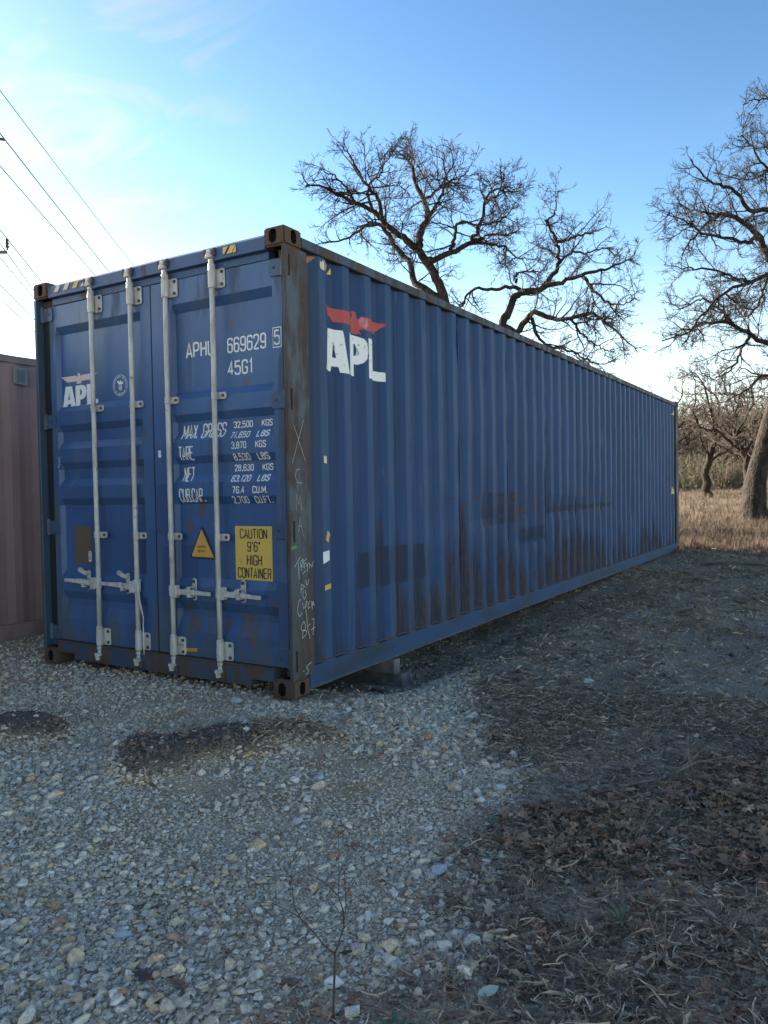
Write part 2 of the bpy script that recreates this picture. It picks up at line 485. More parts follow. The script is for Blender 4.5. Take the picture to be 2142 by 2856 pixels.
# ------------------------------------------------------------------ terrain
GE_Y = [-9.0, -2.7, -2.21, -1.91, -1.57, -1.15, -.67, -.11, .6, 1.27, 1.9, 2.6, 3.2]
GE_X = [1.3, 1.62, 1.84, 1.88, 1.95, 1.76, 1.66, 1.42, 1.0, .62, .42, .15, -.8]

def vnoise(P, scale, seed=0.0, octv=3):
    """value-noise fBm on numpy points (n,2), 0..1"""
    out = np.zeros(len(P)); amp, tot = 1.0, 0.0
    Q = P * scale
    for o in range(octv):
        q = Q * (2 ** o) + seed * 17.3 + o * 5.1
        i = np.floor(q).astype(np.int64); f = q - i; f = f * f * (3 - 2 * f)
        def h(a, b):
            s = np.sin(a * 127.1 + b * 311.7) * 43758.5453
            return s - np.floor(s)
        v = (h(i[:, 0], i[:, 1]) * (1 - f[:, 0]) + h(i[:, 0] + 1, i[:, 1]) * f[:, 0]) * (1 - f[:, 1]) + \
            (h(i[:, 0], i[:, 1] + 1) * (1 - f[:, 0]) + h(i[:, 0] + 1, i[:, 1] + 1) * f[:, 0]) * f[:, 1]
        out += amp * v; tot += amp; amp *= .5
    return out / tot

def sstep(a, b, x):
    t = np.clip((x - a) / (b - a), 0, 1); return t * t * (3 - 2 * t)

def mound(P):
    """dark soil clods lying on the gravel: 0..1"""
    n = vnoise(P, 3.2, 2, 3)
    x, y = P[:, 0], P[:, 1]
    # elongated heap from (-.15,-1.15) towards the container corner
    ax, ay, bx, by = 0.06, -1.08, 0.44, -0.50
    t = np.clip(((x - ax) * (bx - ax) + (y - ay) * (by - ay)) / ((bx - ax) ** 2 + (by - ay) ** 2), 0, 1)
    d = np.hypot(x - ax - t * (bx - ax), y - ay - t * (by - ay))
    w = .25 - .03 * t
    m1 = sstep(1.25, .45, d / w + (n - .5) * 1.5)
    d2 = np.hypot((x + 1.0) * 1.0, (y + 1.15) * 1.5)
    m2 = sstep(1.15, .6, d2 / .34 + (n - .5) * 1.4)
    return np.maximum(m1, m2)

def gravel_mask(P):
    x, y = P[:, 0], P[:, 1]
    e = np.interp(y, GE_Y, GE_X)
    n = (vnoise(P, 3.4, 1, 4) - .5) * .9
    g = sstep(.22, -.18, x - e + n * .55)
    # thin, dirty gravel in the drip line under the container
    under = sstep(-.05, .25, y) * sstep(.42, .12, x) * sstep(-2.6, -2.3, x)
    return np.clip(g * (1 - under * .8), 0, 1)

def height(P):
    x, y = P[:, 0], P[:, 1]
    z = (vnoise(P, .35, 3, 3) - .5) * .05 * sstep(2.0, 6.0, np.hypot(x - .5, y + .5)) + (vnoise(P, 2.2, 4, 4) - .5) * .028
    z = z - .012
    # worn hollow along the long side
    wdt = np.where(x < .05, 1.0, np.exp(-((x - .05) / .42) ** 2)) * sstep(-3.2, -2.2, x)
    z -= wdt * sstep(.15, 1.0, y) * (.16 * sstep(8.5, 1.8, y) + .02) * sstep(11.8, 9.0, y)
    # the land rises gently into the wood
    z += .0335 * np.maximum(y - 13.2, 0) * sstep(13, 20, y) * np.where(y > 70, 70 / np.maximum(y, 1), 1)
    z += mound(P) * (.045 + .05 * vnoise(P, 7.0, 6, 3))
    # lumpy soil right of the container
    soil = 1 - gravel_mask(P)
    z += soil * ((vnoise(P, 4.5, 8, 4) - .5) * .05) * sstep(60, 20, np.abs(y))
    z += sstep(9.0, 10.6, y) * sstep(13.0, 11.6, y) * sstep(-.2, .6, x) * (vnoise(P, 1.1, 9, 3)) * .12
    return z

def hz(x, y): return float(height(np.array([[x, y]]))[0])

def axis(lo, hi, step, far, growth=1.16):
    a = list(np.arange(lo, hi + 1e-6, step)); s = step
    while a[-1] < far: s *= growth; a.append(a[-1] + s)
    s = step
    while a[0] > -far: s *= growth; a.insert(0, a[0] - s)
    return np.array(a)
gx = axis(-4.2, 4.6, .045, 900); gy = axis(-3.6, 4.6, .045, 900)
XX, YY = np.meshgrid(gx, gy); P = np.stack([XX.ravel(), YY.ravel()], 1)
gm, md = gravel_mask(P), mound(P)
zz = height(P)
nx, ny = len(gx), len(gy)
idx = np.arange(nx * ny).reshape(ny, nx)
quads = np.stack([idx[:-1, :-1], idx[:-1, 1:], idx[1:, 1:], idx[1:, :-1]], -1).reshape(-1, 4)
gme = np_mesh('ground', np.column_stack([P, zz]), quads)
att = gme.color_attributes.new('cover', 'FLOAT_COLOR', 'POINT')
fld = sstep(11.9, 12.8, P[:, 1])
att.data.foreach_set('color', np.column_stack([gm, md, fld, np.ones(len(P))]).astype(np.float32).ravel())

def mat_ground():
    t = NT('ground_cover')
    c = t.attr('cover')[0]
    sp = t.n.new('ShaderNodeSeparateColor'); t.l.new(c, sp.inputs[0])
    g, m, f = sp.outputs[0], sp.outputs[1], sp.outputs[2]
    v = t.n.new('ShaderNodeTexVoronoi'); v.inputs['Scale'].default_value = 95; t.l.new(t.co, v.inputs['Vector'])
    a = t.noise((1, 1, 1), 3.0, 6, .6); b = t.noise((1, 1, 1), 55, 5, .7)
    grit = t.mix(t.ramp(v.outputs['Color'], .1, .9, 0, 1, False), (.36, .26, .16), (.74, .59, .42))
    grit = t.mix(t.ramp(a, .42, .68), grit, (.42, .29, .165))
    soil = t.mix(t.ramp(b, .34, .66), (.24, .18, .125), (.54, .435, .325))
    soil = t.mix(t.ramp(a, .35, .62, .55, 0), soil, (.27, .205, .14))
    dirt = t.mix(t.ramp(b, .3, .7), (.105, .080, .062), (.25, .20, .16))
    field = t.mix(t.ramp(b, .3, .7), (.10, .075, .055), (.26, .205, .15))
    gl = t.ramp(t.math('ADD', g, t.ramp(b, 0, 1, -.25, .25)), .35, .65)
    col = t.mix(gl, soil, grit)
    col = t.mix(m, col, dirt)
    col = t.mix(f, col, field)
    t.bump(t.math('ADD', t.math('MULTIPLY', b, .7), t.math('MULTIPLY', v.outputs['Distance'], .8)), .9, .02)
    return t.fin(col, .95, 0, .1)
ground = link_mesh('ground', gme, mat_ground(), None, True)
tag(ground, kind='structure')

# ------------------------------------------------------------------ blue container: profiles
L, W, H = 12.192, 2.438, 2.896
YD = .055                      # plane of the door faces behind the corner fittings
PROF = [(2.72, 0), (2.558, 0), (2.502, 1), (1.965, 1), (1.915, 0), (1.813, 0), (1.764, 1), (1.686, 1), (1.632, 0), (1.531, 0),
        (1.480, 1), (1.402, 1), (1.351, 0), (1.258, 0), (1.207, 1), (.710, 1), (.659, 0), (.5575, 0), (.4946, 1), (.448, 1), (.3465, 0), (.178, 0)]
PZ = [p[0] for p in PROF][::-1]; PD = [p[1] * .036 for p in PROF][::-1]
DOORX = ((-2.326, -2.262, -2.244, -1.343, -1.325, -1.226), (-1.214, -1.035, -1.017, -.164, -.146, -.069))
def door_y(x, z):
    w = 0.0
    for d in DOORX:
        if d[1] <= x <= d[4]:
            w = min((x - d[1]) / (d[2] - d[1]), (d[4] - x) / (d[4] - d[3]), 1.0)
    return YD + w * float(np.interp(z, PZ, PD))
CORR0, PITCH = .371, .278
XO, XI = -.016, -.052
def side_x(y):
    if y < .303: return XI
    if y < CORR0: return XI + (XO - XI) * (y - .303) / .068
    if y > 11.909: return XI
    u = (y - CORR0) % PITCH
    if u < .072: return XO
    if u < .140: return XO + (XI - XO) * (u - .072) / .068
    if u < .210: return XI
    return XI + (XO - XI) * (u - .210) / .068
def side_breaks(y0, y1):
    b = [y0, y1, .303, CORR0]
    for k in range(0, 42):
        for u in (0, .072, .140, .210): b.append(CORR0 + k * PITCH + u)
    return sorted({round(v, 5) for v in b if y0 <= v <= y1})
def dent(y, z):
    if y < 1.5: return 0.0
    n = noise.noise(Vector((y * 2.3, z * 5.0, 3.3)))
    d = -.009 * n - .004 * noise.noise(Vector((y * .8, z * 1.3, 1.1)))
    bz = math.exp(-((z - 1.02) / .085) ** 2) * min(max((y - 2.4) / .5, 0), 1) * min(max((7.6 - y) / .5, 0), 1)
    d -= bz * .026 * max(0, .35 + noise.noise(Vector((y * 3.1, 1.7, 0))) * 1.2)
    bz2 = math.exp(-((z - .72) / .07) ** 2) * math.exp(-((y - 4.3) / .35) ** 2)
    return d - bz2 * .018

container = empty('shipping_container', (-W / 2, L / 2, 0), 'long blue corrugated shipping container with rusty corner post and white lettering on its closed doors', 'shipping container')

# corner fittings: one shape with oval holes, mirrored to the eight corners
def oval(cx, cy, w, h, n=20):
    r = w / 2; s = (h - w) / 2; out = []
    for k in range(n):
        t = 2 * math.pi * k / n
        out.append((cx + r * math.cos(t), cy + r * math.sin(t) + (s if math.sin(t) >= 0 else -s)))
    return out
def casting_mesh():
    b = MB(); b.box(-.162, 0, 0, .178, 0, .118)
    base = bpy.data.objects.new('corner_casting', b.mesh('corner_casting', .011, 2)); COL.objects.link(base)
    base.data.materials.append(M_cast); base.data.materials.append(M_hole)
    cutters = []
    for ax, poly, a0, a1 in ((1, oval(-.088, .056, .060, .086), -.03, .04), (0, oval(.094, .056, .056, .084), -.045, .03), (2, oval(-.088, .094, .065, .12), .09, .15)):
        c = MB(); c.prism(poly, ax, a0, a1)
        co = bpy.data.objects.new('cutter', c.mesh('cutter')); COL.objects.link(co)
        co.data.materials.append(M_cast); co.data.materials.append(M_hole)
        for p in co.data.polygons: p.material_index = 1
        m = base.modifiers.new('cut', 'BOOLEAN'); m.object = co; m.operation = 'DIFFERENCE'; m.solver = 'EXACT'
        cutters.append(co)
    dg = bpy.context.evaluated_depsgraph_get()
    me = bpy.data.meshes.new_from_object(base.evaluated_get(dg))
    for c in cutters + [base]: bpy.data.objects.remove(c)
    me.name = 'corner_casting'
    return me
cast_me = casting_mesh()
def castings(parent, x0, x1, y0, y1, z0, z1, me):
    for X, sx in ((x1, 1), (x0, -1)):
        for Y, sy in ((y0, 1), (y1, -1)):
            for Z, sz in ((z0, 1), (z1, -1)):
                o = bpy.data.objects.new('corner_casting', me); COL.objects.link(o)
                o.location = (X, Y, Z); o.scale = (sx, sy, sz); adopt(o, parent)
castings(container, -W, 0, 0, L, 0, H, cast_me)

def sweep(name, section, axis, stations, mat, parent, jit=0.0, seed=0.0, bevel=0.0):
    """closed 2D section carried along an axis, with slight waviness as on knocked steel"""
    n = len(section); V, Fc = [], []
    for s in stations:
        a = noise.noise(Vector((s * 1.7, seed, 0))) * jit; b2 = noise.noise(Vector((s * 2.1, seed + 9, 0))) * jit
        for (u, v) in section:
            if axis == 1: V.append((u + a, s, v + b2))
            elif axis == 0: V.append((s, u + a, v + b2))
            else: V.append((u + a, v + b2, s))
    m = len(stations)
    for i in range(m - 1):
        for k in range(n): Fc.append((i * n + k, i * n + (k + 1) % n, (i + 1) * n + (k + 1) % n, (i + 1) * n + k))
    tri = tessellate_polygon([[Vector((q[0], q[1], 0)) for q in section]])
    Fc += [tuple(t) for t in tri] + [tuple(i + (m - 1) * n for i in reversed(t)) for t in tri]
    b = MB(); b.add(V, Fc); return b.build(name, mat, parent, bevel)

# posts (the two at the doors are folded plate, the two at the blind end simple)
postsec = [(0, .004), (0, .2235), (-.050, .2235), (-.11, .2), (-.11, .078), (-.028, .078), (-.028, .004)]
for sgn in (1, -1):
    sec = [(u if sgn > 0 else -W - u, v) for u, v in postsec]
    sweep('corner_post', sec, 2, [.119, .5, .9, 1.3, 1.7, 2.1, 2.5, 2.777], M_post if sgn > 0 else M_postblue, container, .0012, 2 + sgn, .004)
    b = MB()
    x0, x1 = (-.12, 0) if sgn > 0 else (-W, -W + .12)
    b.box(x0, x1, 11.969, L - .003, .119, 2.777); b.build('corner_post', M_toprail, container, .008)

# rails
brail = [(-.062, .172), (-.004, .172), (-.004, .034), (-.011, .026), (-.055, .026), (-.055, .033), (-.014, .038), (-.014, .163), (-.062, .163)]
trail = [(-.064, 2.799), (-.006, 2.797), (-.002, 2.802), (-.002, 2.856), (-.007, 2.862), (-.064, 2.862)]
st_y = list(np.linspace(.179, L - .179, 60))
for sgn in (1, -1):
    sweep('bottom_side_rail', [(u if sgn > 0 else -W - u, v) for u, v in brail], 1, st_y, M_rail, container, .0035, 5)
    sweep('top_side_rail', [(u if sgn > 0 else -W - u, v) for u, v in trail], 1, st_y, M_toprail, container, .002, 8)
# header and sill over and under the doors
xs = list(np.linspace(-W + .163, -.163, 40))
sweep('door_header', [(.014, 2.776), (.012, 2.852), (.022, 2.866), (.12, 2.866), (.12, 2.724), (.050, 2.724), (.050, 2.768)], 0, xs, M_head, container, .004, 11)
b = MB(); b.prism([(-W + .163, .166), (-.163, .166), (-.163, .092), (-.345, .092), (-.345, .047), (-2.085, .047), (-2.085, .092), (-W + .163, .092)], 1, .014, .10)
b.build('door_sill', M_sill, container, .004)
b = MB(); b.box(-W + .165, -.165, .016, .05, .168, .176); b.build('sill_ledge', M_weld, container)
# gaskets round the leaves
for q in ((-1.2255, -1.2145, .062, .10, .18, 2.715), (-.0685, -.0285, .063, .077, .18, 2.72), (-W + .0285, -2.3265, .063, .077, .18, 2.72), (-W + .115, -.112, .058, .10, 2.7205, 2.7235), (-W + .115, -.112, .058, .10, .1680, .1775)):
    b = MB(); b.box(*q); b.build('door_gasket', M_dark, container)
b = MB(); b.box(-1.2337, -1.2065, .0565, .0615, .182, 2.712); b.build('centre_gasket', M_dark, container)

# long side: sheets four corrugations wide, welded edge to edge
zr = [.1745] + list(np.linspace(.30, 2.68, 25)) + [2.7985]
seams = [.225] + [1.380 + 1.112 * k for k in range(10)] + [11.967]
for i in range(len(seams) - 1):
    ys = side_breaks(seams[i] + (.0 if i == 0 else .0012), seams[i + 1] - .0012)
    off = -.0012 * (i % 2)
    V = [(side_x(y) + off + dent(y, z), y + (.007 * noise.noise(Vector((y * 1.9, z * 1.1, 8.8))) * min(max((y - 1.4) / .4, 0), 1) * min(max((11.5 - y) / .4, 0), 1)), z) for y in ys for z in zr]
    n = len(zr)
    Fc = [(a * n + k, (a + 1) * n + k, (a + 1) * n + k + 1, a * n + k + 1) for a in range(len(ys) - 1) for k in range(n - 1)]
    b = MB(); b.add(V, Fc)
    if i > 0:   # weld bead at the seam
        yb = seams[i]; b.box(XI - .004, XI + .0028, yb - .004, yb + .004, .1745, 2.798)
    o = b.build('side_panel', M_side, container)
# weld line at the foot of the corrugation
b = MB()
ys = side_breaks(.24, 11.95); pts = []
for a, c in zip(ys[:-1], ys[1:]):
    for t in (0, .5): pts.append(a + (c - a) * t)
b.tube([(side_x(y) + .006 + .003 * noise.noise(Vector((y * 9, 0, 0))), y, .1745 + .004 * noise.noise(Vector((y * 7, 2, 0)))) for y in pts], .0075, 5)
b.build('weld_line', M_weld, container)
# far side, blind end, roof, floor
b = MB()
ys = side_breaks(.225, 11.967); V = [(-W - side_x(y), y, z) for y in ys for z in (.1745, 2.7985)]
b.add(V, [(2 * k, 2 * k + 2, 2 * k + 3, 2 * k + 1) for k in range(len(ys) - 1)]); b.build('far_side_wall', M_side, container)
b = MB(); xe = np.arange(-2.31, -.12, .0625); V = []
for k, x in enumerate(xe): V += [(x, 12.13 + (.03 if (k // 2) % 2 else 0), .12), (x, 12.13 + (.03 if (k // 2) % 2 else 0), 2.79)]
b.add(V, [(2 * k, 2 * k + 2, 2 * k + 3, 2 * k + 1) for k in range(len(xe) - 1)]); b.build('end_wall', M_side, container)
b = MB(); b.box(-W + .065, -.065, .121, L - .03, 2.838, 2.842); b.build('roof', M_roof, container)
b = MB(); b.box(-W + .064, -.064, .105, L - .03, .13, .162); b.build('floor', M_dark, container)
for z0, z1 in ((.03, .118), (2.79, 2.86)):
    b = MB(); b.box(-W + .17, -.17, 12.06, L - .004, z0, z1); b.build('end_beam', M_toprail, container)

# ------------------------------------------------------------------ doors
def door_mesh(dx):
    xs = sorted({dx[0], dx[1], dx[2], dx[3], dx[4], dx[5]} | {dx[2] + (dx[3] - dx[2]) * t for t in (.25, .5, .75)})
    zs = sorted({p[0] for p in PROF} | {2.3, 2.1, 1.0, .85}); zs[0] = .180; zs[-1] = 2.7185
    V, Fc = [], []
    for x in xs:
        for z in zs:
            V.append((x, door_y(x, z) + .0025 * noise.noise(Vector((x * 2.2, z * 2.2, 4))) * (1 if dx[1] < x < dx[4] else .2), z))
    n = len(zs); m = len(xs)
    for a in range(m - 1):
        for k in range(n - 1): Fc.append((a * n + k, (a + 1) * n + k, (a + 1) * n + k + 1, a * n + k + 1))
    bsi = len(V)
    ring = [(a, 0) for a in range(m)] + [(m - 1, k) for k in range(1, n)] + [(a, n - 1) for a in range(m - 2, -1, -1)] + [(0, k) for k in range(n - 2, 0, -1)]
    for a, k in ring: V.append((xs[a], .105, zs[k]))
    q = len(ring)
    for i in range(q):
        a, k = ring[i]; a2, k2 = ring[(i + 1) % q]
        Fc.append((a * n + k, bsi + i, bsi + (i + 1) % q, a2 * n + k2))
    b = MB(); b.add(V, Fc); return b
doors = [door_mesh(d).build('door', M_door, container) for d in DOORX]

def hinge(z, sgn):
    b = MB(); mir = lambda x: x if sgn > 0 else -W - x
    def bx(x0, x1, *a, mat=0):
        x0, x1 = sorted((mir(x0), mir(x1))); b.box(x0, x1, *a, mat=mat)
    b.prism([(mir(-.160), z - .042), (mir(-.150), z - .055), (mir(-.060), z - .055), (mir(-.060), z + .05), (mir(-.145), z + .05), (mir(-.160), z + .03)], 1, .0455, .0545)
    b.cyl((mir(-.047), .046, z - .062), (mir(-.047), .046, z + .062), .0165)
    bx(-.047, -.0285, .034, .060, z - .045, z + .045)
    b.cyl((mir(-.125), .0455, z), (mir(-.125), .041, z), .010, n=8, mat=1)
    return b.build('hinge', [M_hinge, M_bolt], doors[1 if sgn > 0 else 0], .003)
for sgn in (1, -1):
    for z in (2.665, 1.85, 1.04, .236): hinge(z, sgn)
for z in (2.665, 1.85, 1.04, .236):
    b = MB(); b.box(-.004, .0012, .034, .050, z - .07, z + .06); b.build('slot_shade_plate', M_hole, container)  # near-black plate on the post paints the shade of an uncut slot

RODS = ((-1.800, 0), (-1.386, 0), (-1.040, 1), (-.613, 1))
RY = .021
for i, (rx, d) in enumerate(RODS):
    D = doors[d]; s = -1 if d == 0 else 1
    bend = .003 * (-1) ** i
    b = MB(); b.tube([(rx, RY, .17), (rx + bend, RY, .8), (rx + bend * .6, RY - .002, 1.5), (rx, RY, 2.2), (rx, RY, 2.745)], .0172, 14)
    lb = b.build('locking_bar', M_galv, D, 0, True)
    # cams at both ends
    for z0, dz in ((.172, -1), (2.742, 1)):
        b = MB()
        b.cyl((rx, RY, z0), (rx, RY, z0 + dz * .022), .0225, n=12)
        b.cyl((rx, RY, z0 + dz * .022), (rx, RY, z0 + dz * .05), .0175, .020, n=12)
        b.prism([(rx - .026, z0 + dz * .048), (rx + .024, z0 + dz * .05), (rx + .030, z0 + dz * .066), (rx + .014, z0 + dz * .074), (rx + .018, z0 + dz * .098), (rx - .016, z0 + dz * .102), (rx - .020, z0 + dz * .072), (rx - .031, z0 + dz * .064)], 1, -.012, .034)
        b.build('bar_cam', M_galv, D, .004)
        for q in (-1, 1):
            b = MB(); b.prism([(rx + q * .030, z0 + dz * .062), (rx + q * .047, z0 + dz * .058), (rx + q * .047, z0 + dz * .112), (rx + q * .028, z0 + dz * .108)], 1, -.004, .013)
            b.build('cam_keeper', M_cast, container, .003)
    # brackets holding the bar
    for z in (2.667, .242):
        b = MB(); h = .062
        b.cyl((rx, RY, z - h), (rx, RY, z + h), .0255, n=16)
        b.box(rx - .036, rx + .0, .030, .0535, z - h, z + h)
        b.prism([(rx, z - h), (rx + .078, z - h), (rx + .088, z - h + .01), (rx + .088, z + h - .01), (rx + .078, z + h), (rx, z + h)], 1, .044, .0535)
        b.cyl((rx, RY, z + h), (rx, RY, z + h + .018), .0225, n=14)
        b.build('bar_bracket', M_galv, D, .003)
        for q in (-1, 1):
            b = MB(); b.cyl((rx + .066, .044, z + q * .04), (rx + .066, .037, z + q * .04), .0115, n=8); b.build('bolt', M_bolt, D)
            b = MB(); b.cyl((rx - .014, RY - .0205, z + q * .045), (rx - .014, RY - .0235, z + q * .045), .0055, n=8); b.build('bolt', M_bolt, D)
    for z in (1.912, .990):
        b = MB(); h = .023
        b.cyl((rx, RY, z - h), (rx, RY, z + h), .0215, n=16)
        b.box(rx - .030, rx, .022, .0535, z - h, z + h)
        b.prism([(rx, z - h), (rx + .070, z - h), (rx + .078, z - h + .008), (rx + .078, z + h - .008), (rx + .070, z + h), (rx, z + h)], 1, .040, .0535)
        b.build('bar_bracket', M_galv, D, .0025)
        b = MB(); b.cyl((rx + .058, .040, z), (rx + .058, .034, z), .0105, n=8); b.build('bolt', M_bolt, D)
        b = MB(); b.cyl((rx - .013, RY - .017, z), (rx - .013, RY - .020, z), .005, n=8); b.build('bolt', M_bolt, D)
    # handle: clevis on the bar, flat tapered lever, catch plate
    zh = (.636, .630, .620, .628)[i]
    b = MB()
    x0, x1 = sorted((rx + s * .012, rx + s * .058)); b.box(x0, x1, -.004, .036, zh - .043, zh + .040)
    b.cyl((rx, RY, zh - .036), (rx, RY, zh + .036), .0235, n=14)
    b.cyl((rx + s * .040, -.004, zh), (rx + s * .040, -.010, zh), .0085, n=8)
    b.build('handle_hub', M_galv, D, .004)
    b = MB(); ln = .36; q = s
    dz = (.010, .008, -.004, -.012)[i]
    pts = [(0.05, .020, .021), (.11, .017, .019), (.15, .023, .018), (.20, .019, .014), (.28, .0135, .0125), (ln, .0125, .0125)]
    up = [(rx + q * a, zh + dz * a / ln + c) for a, c, e in pts]; dn = [(rx + q * a, zh + dz * a / ln - e) for a, c, e in reversed(pts)]
    b.prism(up + dn, 1, .000, .016)
    b.build('door_handle', M_galv, D, .004)
    cx = rx + s * (.140, .128, .180, .186)[i]; zc = zh + .015
    b = MB(); b.prism(oval(cx, zc, .040, .150, 16), 1, .046, .0535)
    b.box(cx - .014, cx + .014, -.010, .046, zc - .048, zc - .038)
    b.box(cx - .014, cx + .014, -.012, -.006, zc - .048, zc - .020)
    if s < 0:      # swung-open cover flap above the lever
        Mx = Matrix.Translation((cx, .03, zc + .052)) @ Matrix.Rotation(math.radians(22), 4, 'Y')
        b.prism([tuple((Mx @ Vector((u, 0, v)))[k] for k in (0, 2)) for u, v in oval(0, 0, .032, .0321, 12)], 1, .022, .046)
        b.prism([tuple((Mx @ Vector((u, 0, v)))[k] for k in (0, 2)) for u, v in ((.0, -.013), (.0, .013), (-.05, .016), (-.068, .018), (-.080, .006), (-.080, -.008), (-.068, -.018), (-.05, -.015))], 1, .012, .028)
    else:
        b.prism([(cx - .012, zc + .02), (cx + .014, zc + .02), (cx + .010, zc - .012), (cx - .030, zc - .022), (cx - .034, zc - .006)], 1, -.016, -.006)
        b.box(cx - .010, cx + .012, -.012, .046, zc + .012, zc + .022)
    b.build('handle_catch', M_galv, D, .003)
    for q2 in (-1, 1):
        b = MB(); b.cyl((cx, .046, zc + q2 * .054), (cx, .038, zc + q2 * .054), .0115, n=8); b.build('bolt', M_bolt, D)

# ------------------------------------------------------------------ lettering
def rnd(pts, r, closed=False):
    """round the corners of a polyline"""
    if r <= 0: return list(pts)
    n = len(pts); out = []
    for i, p in enumerate(pts):
        if not closed and i in (0, n - 1): out.append(p); continue
        a, c = pts[i - 1], pts[(i + 1) % n]
        def cut(q):
            d = math.hypot(q[0] - p[0], q[1] - p[1]); k = min(r / d, .5) if d > 0 else 0
            return (p[0] + (q[0] - p[0]) * k, p[1] + (q[1] - p[1]) * k)
        s, e = cut(a), cut(c)
        for t in (0, .33, .67, 1): out.append(tuple((1 - t) ** 2 * s[k] + 2 * t * (1 - t) * p[k] + t * t * e[k] for k in (0, 1)))
    return out
def ribbon(pts, h, closed=False):
    n = len(pts)
    if closed: pts = list(pts) + [pts[0], pts[1]]; n += 2
    Lf, Rt = [], []
    for i in range(n):
        if i == 0: t0 = t1 = (pts[1][0] - pts[0][0], pts[1][1] - pts[0][1])
        elif i == n - 1: t0 = t1 = (pts[i][0] - pts[i - 1][0], pts[i][1] - pts[i - 1][1])
        else:
            t0 = (pts[i][0] - pts[i - 1][0], pts[i][1] - pts[i - 1][1]); t1 = (pts[i + 1][0] - pts[i][0], pts[i + 1][1] - pts[i][1])
        def nn(t):
            d = math.hypot(*t) or 1; return (-t[1] / d, t[0] / d)
        a, c = nn(t0), nn(t1); m = (a[0] + c[0], a[1] + c[1]); d = m[0] ** 2 + m[1] ** 2
        k = 2 * h / max(d, .45)
        Lf.append((pts[i][0] + m[0] * k, pts[i][1] + m[1] * k)); Rt.append((pts[i][0] - m[0] * k, pts[i][1] - m[1] * k))
    rg = range(1, n - 1) if closed else range(n - 1)
    return [[Rt[i], Rt[i + 1], Lf[i + 1], Lf[i]] for i in rg]
